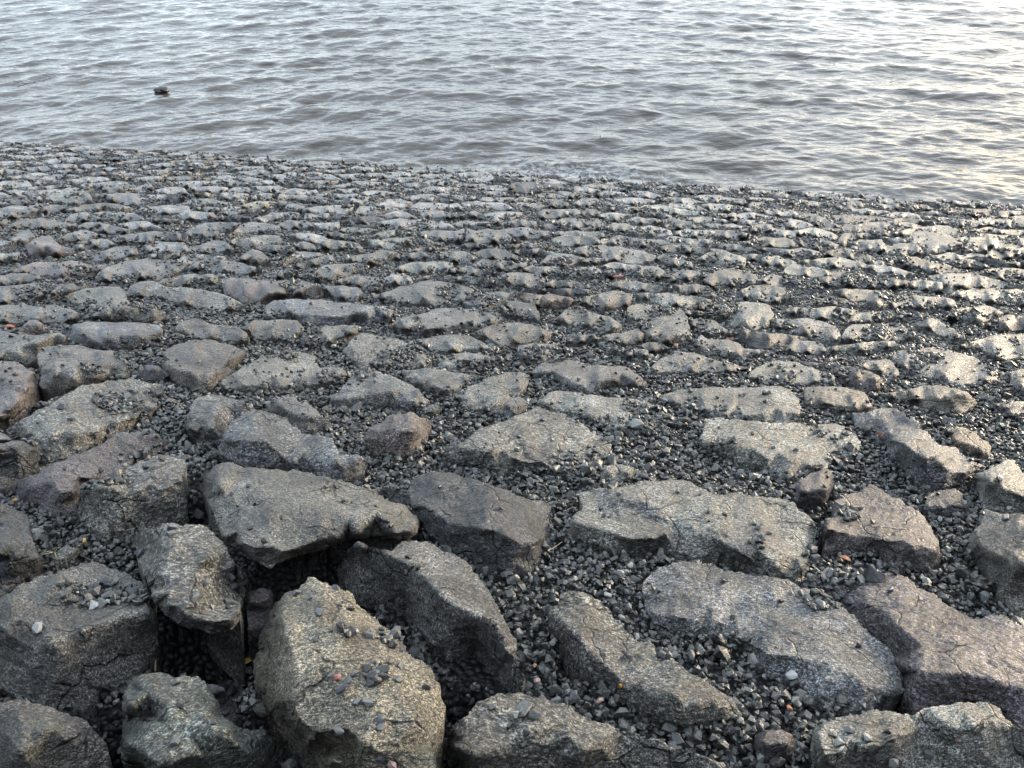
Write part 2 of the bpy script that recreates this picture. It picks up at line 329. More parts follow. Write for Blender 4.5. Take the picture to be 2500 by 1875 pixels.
STONES = """
# tile;tone;opts;label;top outline | base outline;crest
# ---------- bottom row
A;brown;h=.2;big brown boulder cut off in the bottom left corner;-100,1050 0,1060 210,1065 330,1105 420,1110 540,1170 670,1220 740,1300 800,1390 840,1500 850,1580|850,1900 -100,1900;330,1300 150,1450
A;green;h=.22;greenish grey boulder with a chipped corner at the bottom edge;945,1030 960,985 1100,850 1230,845 1330,880 1520,870 1600,960 1660,1050 1700,1170 1800,1240 1860,1300 2050,1290 2150,1400 2180,1430|2100,1530 1960,1720 1200,1720 1100,1560 930,1510 950,1400 950,1200;990,1400,.9 1000,1100,1 1300,1150,1.05 1580,1180,1.1 1760,1280,1.05 1880,1440,.8 1500,1480,1 1230,1560,1
A;purple;h=.12;dark purplish stone tucked behind the greenish grey boulder;1530,960 1600,930 1720,970 1820,1060 1870,1180|1800,1230 1700,1170 1640,1050;1650,1000
A;layer;;big layered boulder with a black front face and a gravel filled hollow;-60,330 0,270 120,190 300,110 560,30 760,-10 930,60 1080,140 1150,310 1200,420 1225,640|1130,760 1060,830 990,900 760,1000 700,1100 560,1150 420,1100 330,1100 230,1060 60,1010 -60,960;-40,480,1 50,540,1 380,610,1.05 640,520,1.05 900,440,1 1120,400,.9 100,300,1.1 420,130,1.05 300,330,.95 700,330,.8 950,270,.8 480,380,.85
E;dark;;dark boulder at the left edge with a black lower half;-80,860 0,870 90,900 170,960 235,1010 230,1100 240,1180 300,1270 340,1330|290,1410 100,1530 0,1600 -80,1640;-80,1240 0,1260 120,1280 290,1300
E;green;;small mossy stone between gravel and the layered boulder;380,1290 480,1220 590,1150 640,1190|560,1300 430,1350;
E;tan;h=.2,b=.6,u=.8;block shaped tan boulder above a black cavity;1050,1240 1010,1150 1060,1090 1250,1060 1400,1060 1560,1050 1615,1090 1700,1170 1760,1260 1820,1360 1870,1430 1885,1500 1870,1583 1870,1700|1860,1790 1780,1850 1650,1880 1500,1860 1420,1830 1300,1760 1220,1680 1190,1630 1130,1480 1085,1400;1150,1500,.8 1210,1590,1 1300,1670,1 1420,1725,1 1500,1765,1 1650,1795,1 1780,1775,1 1850,1700,.9 1300,1250,1 1600,1300,1.05
A;purple;h=.05;dark sunken stone in the gap beside the ochre boulder;1905,240 2000,195 2090,200 2115,260|2080,380 2020,500 1910,520;1930,300 2060,280
B;ochre;h=.26;large ochre boulder with a cracked top and a mossy dark flank;300,230,.5 380,230,.7 440,160,.7 480,100,.75 560,120,.75 640,170,.75 760,210,.7 830,270,.7 890,350,.7 960,420,.65 1040,480,.7 1190,570,.7 1215,690,.7 1350,760,.7 1420,810,.7 1450,880,.7 1490,940,.7 1500,1050,.75 1535,1100,.75 1525,1200,.75 1480,1290,.8 1450,1400,.8 1460,1580,.8|1400,1780,.8 700,1780,.3 560,1500,.2 440,1400,.1 330,1230,.1 150,1100,0 60,900,0 60,750,0 110,560,0 170,400,.1 250,280,.4;300,330,.8 270,420,.9 310,540,1 370,720,1 380,880,1 350,1050,.95 390,1220,.9 490,1400,.85 650,1530,.85 600,300,.9 800,500,.95 1000,700,.95 1200,900,.95 1300,1200,1 900,1000,1.03 700,700,1.02 560,520,1 900,1400,1
F;grey;h=.2;long two toned boulder with a pale top and a dark near flank;790,1250,.6 840,1210,.85 870,1190,.9 960,1215,.9 1130,1250,.85 1190,1180,.7 1260,1165,.7 1400,1180,.7 1520,1240,.7 1640,1290,.7 1720,1340,.7 1790,1420,.7 1850,1543,.7 1930,1653,.7 2000,1773,.7 2050,1873,.65 2085,1983,.6 2070,2060,.55 2150,2223,.3|2170,2270,0 2050,2250,0 1960,2173,0 1760,1990,0 1560,2030,0 1400,1943,0 1250,1673,0 1050,1593,0 860,1573,0 740,1473,0 715,1400,.1 740,1330,.3;900,1215,1 1100,1275,1 1290,1365,1 1400,1480,1 1500,1590,1 1640,1690,1 1800,1760,.95 1960,1900,.85 2010,2030,.7 1600,1480,.95 1300,1250,.85
F;tan;b=.6,h=.19,u=.7;large tan slab overhanging a black gap;-356,760 -350,640 -280,580 -120,565 0,610 200,615 400,640 620,690 750,720 900,760 1000,800 1090,870 1250,900 1310,950 1335,1010 1310,1130|1200,1160 1100,1130 870,1135 700,1185 560,1245 400,1290 300,1330 180,1380 60,1320 -40,1260 -156,1200 -206,1060 -276,900;-150,1130,.9 -20,1190,1 60,1230,1 280,1260,1 420,1220,1 560,1165,1 700,1130,1 860,1095,1 1140,1100,1 1290,1090,.95 -200,750,1 200,900,1.08 640,950,1.05 1000,960,1.02
F;dark;;dark blue grey block with a black front beside the tan slab;1020,790 1100,770 1250,780 1260,710 1340,660 1480,645 1560,650 1680,680 1820,720 1960,760 2080,810 2200,860 2316,870 2356,900 2336,960 2336,1090|2326,1200 2290,1290 2190,1400 2000,1440 1900,1440 1800,1400 1740,1290 1640,1270 1540,1210 1450,1160 1390,1090 1340,1000 1240,900 1120,860;1280,905 1400,910 1560,1030 1700,1060 1850,1080 2000,1130 2100,1180 2200,1190 2300,1150
G;pale;;wide pale boulder with a diagonal step across its top;580,1060 620,1000 690,920 690,810 780,775 960,770 1100,740 1300,705 1480,700 1560,745 1640,780 1720,820 1900,810 2000,830 2212,850 2336,890 2396,950 2476,1000 2496,1100 2501,1180 2486,1300 2456,1400|2376,1480 2256,1450 2156,1440 2056,1380 2000,1370 1900,1310 1800,1280 1620,1290 1400,1280 1290,1210 1180,1220 1080,1210 960,1240 860,1220 700,1180 600,1130;640,1030,1 740,1060,1 900,1100,1 1080,1160,1 1250,1150,1 1340,1110,1 1600,1120,1 1700,1140,1 1850,1220,1 2000,1310,1 2196,1365,1 2396,1380,1 960,810,1.35 1120,850,1.35 1300,930,1.3 1420,975,1.1 980,900,1 1150,935,.95 1390,1045,.85 1600,960,1.3 1760,1050,1.3 2050,1230,1.2 2100,1000,.9 2000,880,1.05
C;bluegrey;;long blue grey boulder with a wavy dark dent near its far end;1170,280 1170,180 1210,110 1290,50 1400,10 1560,0 1700,20 1830,60 1960,90 2146,110 2296,130 2396,190 2506,220 2586,280 2696,350 2786,410 2856,500 2946,570 3026,630 3076,700 3136,790 3171,860 3176,990|3086,1020 2986,1050 2946,1130 2796,1140 2596,1090 2456,1000 2296,880 2076,790 2040,700 1940,620 1760,560 1640,510 1500,510 1280,460 1180,360;1260,395 1400,405 1560,435 1700,490 1900,580 1996,630 2126,690 2346,720 2496,740 2636,770 2776,850 2846,930 2980,1000 3120,985 1480,120,1.05 1640,160,.85 1900,280,.92 1560,60,1.1 1800,180,1.1 2100,250,1.08 2500,450,1.05 2800,640,1.0
C;tan;;elongated tan boulder between two channels of gravel;450,420 455,350 520,300 530,240 640,220 760,250 800,290 900,340 950,420 1020,460 1050,540 1120,600 1260,620 1290,720 1440,760 1500,820 1600,900 1740,960 1850,1060 1920,1170|1880,1210 1740,1200 1600,1230 1400,1240 1200,1150 1050,1050 960,960 830,900 700,850 560,640 480,560;470,390 560,470 680,580 740,680 860,780 960,870 1040,970 1220,1030 1420,1040 1580,1080 1760,1150
B;tan;h=.18;flat tan boulder cut by the bottom edge, strewn with pebbles;1540,1360 1560,1300 1620,1210 1730,1170 1780,1080 1900,1030 1960,1000 2100,1010 2296,1050 2436,1080 2536,1140 2636,1210 2796,1240 2896,1290 3046,1320 3226,1370 3346,1440 3546,1480 3656,1540 3796,1590|3796,1760 1896,1780 1560,1720 1640,1560 1540,1460;1620,1420 1760,1480 2200,1300 2600,1450
D;pale;h=.18;pale rough boulder filling the bottom right corner;575,1290 650,1230 820,1190 990,1160 1080,1140 1200,1150 1350,1170 1440,1110 1600,1110 1680,1080 1850,1065 1960,1100 2050,1150 2110,1230 2212,1310 2400,1400|2400,1780 650,1780 620,1500 580,1380;620,1340 660,1480 1200,1350 1800,1250
D;purple;h=.06;small dark stone sunk in gravel near the bottom right corner;130,1330 200,1290 330,1290 440,1320 450,1370|430,1480 300,1580 150,1470;200,1380 380,1390
D;purple;;big purplish boulder at the right edge with pebbles heaped on its far end;490,160 560,100 700,40 900,60 1030,80 1200,85 1300,110 1360,140 1390,190 1500,230 1560,290 1650,350 1700,400 1850,430 2050,410 2130,460 2212,500 2400,560|2400,1200 2212,1290 2110,1200 2050,1130 1900,1060 1700,1060 1560,1110 1360,1130 1290,1000 1280,850 1200,740 1130,620 1050,560 950,490 880,400 740,280 620,220;1270,790,1 1420,840,1 1600,860,1 1760,860,1 1850,880,1 2000,910,1 2212,960,1 2380,1000,1 800,180,.4 1000,300,.8 1300,270,1 1250,500,.95 1700,470,1.0 1850,540,.9
# ---------- lower right
H;maroon;;rounded beige boulder with a maroon lower face;665,1120 670,1000 740,980 750,870 800,840 950,780 1020,730 1100,780 1200,830 1300,890 1400,940 1460,1010 1500,1080 1550,1180 1570,1280 1570,1340|1480,1380 1380,1380 1250,1380 1150,1300 1030,1240 800,1220 670,1240;690,1080 850,1110 1000,1130 1180,1170 1350,1200 1520,1240
H;tan;;tall boulder with a dark near side cut by the right edge;1760,1190 1830,1080 1900,1000 1910,930 2000,960 2100,970 2212,970 2400,1000|2400,1850 2212,1780 2080,1600 1960,1480 1900,1330 1800,1260;1900,1230 2000,1270 2100,1330 2212,1350 2380,1400
H;pale;;wedge shaped pale boulder at the right edge;1830,650 1900,640 2000,590 2090,540 2130,550 2200,640 2300,700 2400,740|2400,1000 2212,970 2050,950 1900,920 1880,800 1840,720;1860,665 1950,710 2050,760 2150,800 2250,830 2380,870
H;dark;;dark stone half sunk in gravel below the bluish ridge boulder;1440,900 1470,820 1550,780 1680,770 1740,840 1800,920|1720,940 1600,960 1440,930;
H;bluegrey;;bluish ridge boulder with a rusty streak on its dark face;890,190 1000,180 1100,145 1200,150 1290,190 1310,220 1400,250 1420,300 1500,370 1560,420 1680,440 1720,480 1830,550 1920,600|1830,660 1720,700 1600,770 1450,780 1360,700 1280,620 1210,560 1130,430 1050,370 940,310 900,260;1000,330 1180,390 1280,420 1370,500 1450,530 1560,570 1620,630 1760,640
H;purple;h=.08;upright violet grey wedge stone beside the rounded beige boulder;430,870 480,720 560,650 650,620 710,620 740,690 745,760|710,840 680,880 580,890 440,880;500,790 690,780 640,660
G;pale;;wide layered boulder with ragged ledges right of centre;1590,400 1640,340 1650,230 1750,220 1900,240 2000,250 2212,255 2396,270 2596,265 2736,290 2796,340 2836,400 2841,490|2756,530 2636,560 2596,610 2456,640 2376,700 2226,680 2096,600 1996,570 1900,560 1780,500 1620,450;1640,410 1760,440 1880,450 2000,450 2126,535 2316,540 2456,585 2546,570 2636,540 2796,470
G;pale;;large flat slab dotted with a few dark pebbles right of centre;1270,60 1340,30 1500,0 1740,-20 1900,-15 2080,-20 2200,-30 2300,10 2350,60 2380,130 2385,180|2370,230 2250,270 2150,250 1960,235 1820,225 1690,215 1640,170 1500,150 1350,90;1400,90 1660,150 1800,180 1960,205 2096,180 2156,160 2240,165 2370,190
G;pale;;long pale slab lying right of the broken tan stone;350,100 400,60 500,15 580,15 700,35 850,60 1000,75 1090,80 1180,95 1270,130 1340,150 1360,220 1280,260|1240,310 1100,310 950,305 830,265 720,225 600,175 480,155 380,115;410,105 600,150 740,200 850,245 1000,280 1210,285
F;tan;;broad beige boulder in the centre with heaps of gravel on its top;1490,480 1680,410 1780,320 1930,260 2080,210 2196,170 2246,150 2376,180 2496,230 2596,270 2656,320 2746,360 2826,430 2796,490 2756,570 2716,640 2696,690|2596,690 2456,650 2326,620 2226,610 2130,600 2000,630 1800,600 1640,560 1520,540;1530,455 1650,450 1780,460 1900,490 2060,530 2196,570 2326,590 2456,625 2146,300,1.15 2166,440,1.1
G;tan;h=.03;low brown slab half buried in gravel below the broad beige boulder;830,640 870,590 1000,580 1110,610 1120,650|1080,690 950,700 840,690;900,640 1050,650
F;pink;h=.12;pinkish peaked stone surrounded by gravel;920,380 960,310 1010,260 1130,190 1200,200 1260,180 1330,200 1400,230 1430,270 1400,350 1380,430|1340,490 1300,530 1200,520 1120,490 1000,460 920,440;1140,215,1 1250,205,1 1180,330,.9 1300,330,.9 1050,340,.7
F;bluegrey;;blue grey boulder with two dark facets above the large tan slab;-190,430 -160,350 -100,250 -30,210 40,170 120,165 220,200 310,240 370,290 440,350 560,360 660,390 700,440 720,510 870,510 910,540 930,580|910,650 840,690 700,710 620,680 520,630 430,620 320,610 230,600 100,600 0,600 -100,560 -190,500;-150,390 -20,400 150,400 230,460 300,530 380,560 500,555 700,550 870,530
E;grey;h=.07;smooth grey slab sloping into the gravel left of centre;1440,200 1480,100 1530,60 1650,40 1760,70 1860,90 1900,120 1940,170 1930,230 1800,260 1740,340|1700,400 1600,390 1480,360 1440,310;1460,310 1640,300 1680,150
F;grey;h=.06;gravel sprinkled hump behind the blue grey boulder;130,160 200,100 280,50 370,60 410,100 500,130 560,170 580,210 640,230 660,290|560,310 440,340 380,280 300,240 200,180;300,150 450,200
# ---------- lower left
E;tan;;long tan slab with a blue tinted patch and rusty front at the left;110,270 250,190 400,110 510,40 630,-25 730,-40 830,-60 1020,-75 1130,-50 1210,-42 1270,-15 1230,40 1200,140|1160,190 1020,250 950,300 850,350 760,420 600,490 430,560 300,610 280,500 250,400 150,370 60,330;280,380 400,350 560,340 640,355 750,330 900,260 1040,220 1170,150
E;dark;;squared dark block at the left edge under the long tan slab;-60,410 0,410 120,400 250,395 270,450 290,560|290,630 100,740 0,780 -60,790;-60,460 0,460 130,450 260,470
E;grey;h=.05;small pale stone at the left edge above the squared dark block;-40,320 0,330 60,360 100,395|60,412 0,415 -40,410;
E;purple;;purplish grey slab leaning against the black fronted block;90,740 200,690 300,640 380,590 520,530 650,480 770,440 870,350 950,330 1100,350 1250,370 1290,400 1200,500 1050,510|1000,600 900,650 700,730 600,860 600,940 430,950 300,880 160,830 90,770;120,735 250,740 430,755 560,790 700,690,1
E;tan;;black fronted block with a rounded buff top at the left;600,900 630,780 720,740 850,720 960,630 1060,570 1180,530 1280,500 1420,545 1425,620 1410,700 1420,800 1430,900|1430,980 1250,1030 1100,1070 900,1100 800,1120 700,1060 620,1000;650,785 760,750 870,770 960,800 1080,780 1300,740 1400,700 1200,620,1.05
I;lump;;bumpy double humped boulder at the left;320,900 320,810 380,750 470,745 580,730 650,725 690,740 760,760 860,770 940,780 960,830 1050,870 1100,930 1110,970|1080,1010 1000,1020 940,1030 860,1040 800,1060 700,1080 560,1110 380,1110 320,1080 340,1000;350,1000 470,985 620,940 700,950 830,1000 600,760,1 640,850,.8 850,820,1
I;pink;h=.2;large pinkish boulder cut off by the left edge;-100,870 0,870 120,875 200,900 270,960 320,1020|310,1080 260,1180 200,1270 130,1330 60,1380 -100,1400;290,990 240,1090 160,1200 80,1290 0,1340 100,1000,1.05
I;tan;;flat stepped slab with a dark undercut front at the left edge;-60,600 0,600 150,650 300,650 420,640 500,630 550,650 580,700|570,760 480,760 320,840 250,900 150,880 0,860 -60,860;-60,840 0,835 150,800 300,720 420,670 540,665
I;pink;;small pyramid shaped stone perched on the slab at the left edge;150,640 190,570 250,520 310,520 370,560 420,610|350,645 250,660;240,560 320,560
I;grey;;broad flat grey slab at the left edge;-60,400 0,400 180,390 330,410 460,390 530,420 640,450 690,480|640,520 560,540 400,545 100,550 -60,545;
I;bluegrey;;grey topped block with a dark left end;520,600 560,570 680,550 740,530 900,540 1100,545 1250,550 1340,570 1370,600 1360,650|1290,700 1200,740 1000,760 850,770 720,750 640,720 560,660;560,580 680,620 760,680 850,715 960,690 1080,660 1250,670 1350,620
I;tan;;tan slab with a jagged dark front edge left of centre;540,320 600,290 720,260 860,240 1010,240 1060,290 1060,340 1100,390 1250,400 1330,420 1400,470|1390,510 1280,530 1100,530 900,530 780,510 750,440 760,400 620,375 560,350;780,495 900,465 1030,430 1130,425 1290,450
I;grey;;low wavy stone behind the jagged tan slab;420,300 480,240 600,180 720,190 760,220 700,260|560,310 500,320;
I;tan;;long low tan ridge stone pointing down to the right;1060,300 1100,240 1180,200 1300,195 1400,240 1560,250 1700,265 1830,290 1900,310 2000,360 2060,400|2000,435 1850,450 1700,410 1560,400 1480,370 1380,340 1250,335 1100,330;
I;maroon;;brownish boulder with a shaded right end left of centre;1880,240 1880,190 1950,165 2080,170 2203,185 2343,190 2523,185 2593,200 2703,240 2733,280|2723,320 2673,340 2593,335 2523,325 2403,325 2273,350 2143,375 2050,380 1900,310;1910,230 2080,270 2273,300 2373,290 2523,280 2610,230
I;brown;;low brown boulder in front of the long ridge stone;1470,600 1530,530 1700,520 1780,560 1900,570 2020,590 2090,640 2110,680|2050,720 1900,690 1760,690 1640,670 1540,640;
I;brown;;lumpy brown boulder with several humps left of centre;1350,950 1350,900 1440,860 1380,800 1450,740 1560,720 1640,690 1760,690 1900,720 2050,770 2080,800 1960,850 1880,900 1970,960|1860,1040 1800,1110 1680,1130 1550,1080 1430,1020;1450,930 1600,960 1750,1020 1600,780,1 1720,850,.8 1850,780,.9
I;dark;;small block with a near black face beside the lumpy brown boulder;1150,1000 1180,920 1240,900 1340,910 1430,980 1440,1010|1350,1030 1250,1050 1150,1030;1175,940 1300,930 1410,1000
J;tan;;broad yellowish slab with a dark front edge left of centre;-310,1060 -160,960 0,870 60,850 180,810 300,790 430,800 520,830 500,870 560,930 740,930 780,970|740,1020 660,1040 580,1070 400,1090 200,1115 0,1125 -140,1110 -280,1090;-270,1060 -90,1070 60,1075 240,1075 450,1055 590,1035 720,1000
J;tan;;rounded beige mound with a gravel pocket on its left side;750,780 800,720 850,660 900,630 990,640 1060,660 1200,680 1300,720 1420,770 1510,830 1500,870|1440,925 1300,920 1150,910 1050,930 900,930 820,870;
J;bluegrey;;long bluish slab with a flat lit top and dark front;70,480 110,390 170,355 300,350 480,350 640,360 800,375 950,395 1080,410 1180,440 1150,500|1040,525 980,545 850,520 760,550 600,560 440,565 350,510 200,510 100,515;120,480 290,440 360,480 480,475 620,490 760,490 860,460 950,460 1100,465
J;grey;;long pale grey slab in the centre gravel field;1130,570 1230,510 1400,470 1550,430 1700,420 1850,430 2050,450 2100,500|2040,550 1900,595 1820,610 1680,630 1500,645 1330,635 1280,605 1180,590;1280,595 1450,595 1600,585 1700,560 1800,560 2000,530
J;grey;;low ridged stone behind the long pale grey slab;1000,330 1100,290 1250,240 1400,200 1520,190 1640,210 1800,240 1860,270 1800,320|1790,390 1700,400 1600,395 1430,385 1290,390 1170,370 1070,345;
J;grey;;small stone with a rusty red spot on its right end;680,200 740,170 860,145 950,150 1040,170 1080,210 1080,260|1030,290 960,275 900,250 800,230 720,225;
J;tan;;tilted brownish stone with a dark underside, upper left of centre;500,130 560,80 640,50 860,40 920,60 930,90|840,120 700,160 680,190 600,200 520,155;690,125 830,85
J;dark;;low dark stone behind the brownish shaded boulder;180,160 210,115 330,120 480,130 560,175|580,195 450,175 350,170 250,180;
J;pale;;thin pale sliver slab right of the low ridged stone;1360,175 1450,150 1650,140 1850,155 2000,180 2100,200|2060,218 1860,222 1700,205 1500,190;
J;pale;;flat pale stone sprinkled with pebbles, upper centre;1180,100 1280,50 1400,30 1560,25 1680,40 1670,80|1600,110 1440,130 1250,120;
J;grey;;flat almond shaped slab in the centre;1550,900 1600,850 1700,810 1800,800 1950,820 2090,840 2170,870|2050,890 1900,905 1760,930 1580,938;
J;grey;;rough grey boulder with a dark scooped front, centre left;650,1180 740,1090 800,1030 850,970 950,930 1050,960 1150,1000 1240,1040 1350,1080 1400,1140 1490,1210|1440,1255 1300,1262 1100,1245 900,1240 760,1255 640,1220;680,1190 780,1185 900,1175 1020,1155 1180,1130 1380,1150
J;tan;;small beige stone in front of the rough grey boulder;1430,1270 1500,1230 1560,1240 1570,1280|1520,1300 1440,1310;
J;tan;;broken tan stone with a mossy right edge in the centre;1770,1130 1800,1080 1950,1050 2000,1000 2150,960 2243,965 2323,990 2323,1040 2293,1100|2190,1180 2120,1260 2100,1310 1950,1290 1770,1270;1800,1240 1950,1250 2080,1180 2250,1090
K;bluegrey;;small block wedged against the broken tan stone;-30,1230 20,1190 90,1165 140,1185 165,1230|160,1265 90,1315 0,1340 -40,1300;0,1240 80,1250 150,1235
# ---------- middle right
K;grey;;arched stone with an undercut left end right of centre;210,970 260,900 350,860 480,860 600,870 720,900 800,900 950,905 1040,940 1130,1010 1170,1050|1150,1085 1060,1080 950,1070 850,1085 700,1130 600,1115 500,1085 440,1030 370,985 290,990;300,960 380,955 460,990 540,1050 640,1075 760,1040 900,1020 1060,1040
K;grey;;gravel dusted hump left of the arched stone;80,780 90,740 220,715 380,730 480,770|400,800 300,870 200,890 110,860;
K;grey;;flat grey stone with a dark notch right of the arched stone;1160,960 1250,880 1330,830 1450,790 1560,800 1680,840 1820,880 1950,910|1920,945 1800,965 1690,945 1560,965 1430,960 1250,970;
K;tan;;big square pale block with a shadowed right corner;1010,480 1010,420 1060,385 1200,395 1350,420 1480,440 1520,500 1535,600|1550,720 1450,725 1340,730 1190,700 1150,620 1060,540;1200,650 1340,690 1430,640 1515,590
K;grey;h=.04;flat stone extending right of the square pale block;1490,470 1500,440 1600,445 1720,460 1730,490|1650,500 1560,500;
K;dark;;low dark stone at the foot of the square pale block;1100,740 1170,710 1300,720 1370,760|1280,790 1200,800;
K;pale;;broad speckled pale stone right of the square block;1750,470 1820,400 1950,370 2100,375 2212,400 2240,480|2200,590 2050,610 1900,580 1830,520;
K;dark;;dark fronted stone in front of the speckled pale stone;1830,640 1880,600 1970,590 2050,610 2212,640 2343,640 2570,680|2480,710 2300,750 2100,765 2000,725 1900,690;1870,625 2000,615 2200,650 2400,670
K;grey;;crooked stone with an overhanging nose, right of centre;1560,760 1580,700 1630,650 1700,690 1850,680 1940,720 1985,760 2180,780|2090,830 1950,840 1850,845 1700,835 1650,795;
K;tan;;sloping triangular stone in the centre right gravel;410,510 480,440 560,410 640,420 700,460 820,490 900,520 960,570|870,625 800,625 700,600 560,570 430,535;
K;grey;h=.04;small half buried stone below the sloping triangular stone;490,700 580,650 700,640 770,680|700,710 560,725;
K;grey;;narrow fin shaped stone among dense gravel, centre right;860,760 960,790 1100,765 1180,770 1190,820|1100,850 1000,835 930,810;
K;dark;;thin bar shaped slab with a dark front in the upper centre;80,240 200,258 400,262 680,262 690,300|600,328 400,312 220,305 130,275;120,262 300,272 500,280 660,280
K;rust;;tan hooded stone with a rust brown front, upper centre;60,300 110,280 230,305 400,310 520,330 600,380|550,412 400,430 260,412 170,370 100,330;240,390 340,360 430,345 520,345
K;pale;;pale low slab dotted with dark pebbles, upper right of centre;1080,300 1200,290 1350,290 1500,320 1640,330 1760,360|1600,380 1500,420 1300,400 1200,360;
K;dark;;dark bluish domed boulder, upper right;1640,190 1700,130 1800,90 1920,80 2020,110 2110,160 2120,210|2050,245 1900,240 1750,265 1650,220;
K;grey;;flat stone left of the small red brick piece;520,150 620,75 740,80 800,110 900,100 910,130|900,160 800,182 600,172;
K;tan;;leaning tan stone behind the red brick piece;1080,110 1160,65 1280,80 1340,130 1440,180|1400,200 1250,175 1120,160;
K;pale;;long pale edge of a buried slab, upper centre;100,100 200,60 330,70 520,130|480,152 300,140 150,115;
K;grey;;low stone above the thin bar shaped slab;310,230 360,190 560,190 720,240|650,262 480,258 330,250;
K;grey;;low wavy stone in front of the red brick piece;870,220 930,190 1080,190 1250,230 1400,260|1250,285 1050,275 920,262;
K;pale;;pale diagonal slab with a sharp dark edge, upper right of centre;1230,0 1310,-35 1450,10 1550,35 1562,70|1560,95 1440,75 1300,30;1270,10 1400,40 1540,75
L;grey;;wide stone with a bluish front, right side;680,660 700,600 760,560 1150,540 1220,590 1330,650|1250,685 1050,705 850,725 700,710;
L;pale;;long low pale stone under the bluish fronted stone;540,750 800,720 950,700 1120,700 1140,740|1000,765 800,790 600,790;
L;bluegrey;;small bluish hump stone in gravel on the right side;200,770 260,700 380,695 500,720 560,790|450,812 300,795;
L;pale;;pale slab with a straight dark front above the large flat slab;-120,1000 -100,960 0,900 120,860 300,880 400,920 520,960 610,990|620,1060 450,1060 200,1050 0,1035 -100,1025;-60,1010 200,1020 450,1030 600,1025
L;maroon;;dark brown slanted slab beside the straight fronted pale slab;300,870 450,880 700,910 880,950 1000,1000 1050,1040|1000,1100 880,1115 780,1090 700,1050 630,985 430,925;450,900 640,950 800,990 960,1020
L;tan;;blunt stone with a rusty hollow behind the dark brown slab;820,910 890,870 1080,860 1150,940 1160,985|1100,1010 1000,970 860,935;
L;brown;;large stone with a flat pale top and pitted dark brown front;1000,1140 1200,1120 1370,1080 1480,1075 1600,1095 1720,1130 1780,1180 1810,1230|1700,1310 1560,1310 1400,1275 1300,1210 1100,1185;1100,1165 1300,1182 1480,1178 1640,1145 1720,1145
L;pale;;pale stone under gravel at the right edge;1950,1230 2100,1210 2300,1210|2300,1330 2100,1360 2050,1290;
H;rust;;reddish stone poking out of gravel near the right edge;1640,350 1690,285 1760,290 1850,350 1900,400 1970,440|1950,545 1850,490 1730,460 1650,420;
L;pale;;broad pale slab with heaps of pebbles at the right edge;1620,740 1800,700 1950,650 2100,640 2300,640|2300,760 2212,850 1950,870 1900,800 1850,765 1700,760;
L;pale;;long pale tongue shaped slab running down to the right;1100,490 1200,470 1330,480 1500,530 1650,630 1720,680|1600,690 1500,650 1350,580 1200,530;
L;grey;;low stone under a heap of pebbles, right side;720,540 780,480 900,460 1080,450 1100,500|1000,550 850,560;
L;dark;;pale topped stone with a blue black front at the right edge;1880,560 1990,510 2100,475 2300,490|2300,610 2100,615 1950,610;1920,565 2050,545 2250,545
L;pale;;bright flat block end facing the lens, upper right;1240,210 1260,195 1520,205 1530,260|1500,290 1380,272 1250,252;
L;pale;;big pale slab with a squared dark brown end, upper right;1400,150 1560,130 1750,120 1900,160 2050,200 2212,240|2060,262 1850,255 1740,265 1590,315 1520,300 1510,220;1530,215 1600,225 1700,232 1850,240
L;pale;;wide pebble dotted slab at the upper right edge;1580,310 1650,270 1850,260 2050,270 2300,280|2300,420 2000,400 1850,360 1700,345;
L;grey;;flat pebble strewn stone left of the wide dotted slab;1020,400 1120,330 1300,310 1500,330 1620,350|1650,420 1400,435 1200,425;
L;grey;;arched dark stone poking through gravel on the right;430,380 520,340 650,335 800,390|700,420 560,402;
L;grey;;rounded grey stone right of the dark domed boulder;-20,280 0,260 60,225 180,250 280,330|150,350 0,320;
L;dark;;long dark ridge stone covered in gravel, upper right;480,160 600,110 740,110 850,160 1000,190|950,260 800,250 600,245 500,220;
L;pale;;bright cream slab with a row of dark pebbles, upper right;300,20 500,0 700,0 880,50 905,80|800,98 700,80 500,75 350,55;
L;dark;;small gravel covered mound stone, upper right;1000,190 1130,135 1240,200|1200,245 1050,245;
K;pale;;flat cream stone behind the speckled pale stone;1960,270 2050,230 2212,230 2300,260|2300,380 2100,380 1980,330;
# ---------- shore right
P;grey;;thin stone at the waterline right of the gravel bank;180,130 240,120 340,135|300,152 220,150;
P;dark;;rounded wet stone at the waterline, right side;360,150 400,125 480,122 495,150|440,175 380,165;
P;black;;jagged black stone standing in the shallows on the right;630,140 690,118 720,120 740,133 800,140 825,158|780,170 640,164;
P;black;;long black slab at the water's edge near the right edge;860,172 870,162 900,150 980,155 1100,155 1160,155 1190,165 1200,190|1180,207 1080,205 1000,190 900,185;
P;dark;;flat dark stone behind the long black slab in the water;895,148 930,140 1050,145 1150,155|1050,158 950,156;
P;grey;;sloping grey stone at the right edge by the water;1080,230 1150,205 1270,190 1310,195|1310,265 1200,255 1120,245;
P;grey;;long low slab near the water, right side;430,235 560,222 700,222 770,240|740,260 650,278 560,262 460,252;
P;dark;;dark fronted slab just behind the long low slab;340,190 500,190 640,205 830,215|700,232 420,245 350,222;
P;dark;;wet dark stone in front of the long low slab;280,255 450,235 560,245 640,270|630,292 500,284 350,278;
P;cream;;bright cream flat stone near the water, right of centre;150,265 230,250 300,260 370,290|360,310 280,302 180,286;
P;bluegrey;;square bluish stone among pebbles, upper right;430,345 470,305 580,305 600,330|580,370 450,362;
P;dark;;dark notched stone behind the square bluish stone;370,320 390,280 480,275 580,290|540,302 450,308 400,340;
P;dark;;long dark wedge stone above the cream slab, upper right;300,375 370,350 470,360 550,395|520,425 420,402 330,388;
P;grey;;large lumpy stone beside the pink shell, upper right;700,300 740,270 840,265 930,300 960,345|900,372 800,382 740,352;
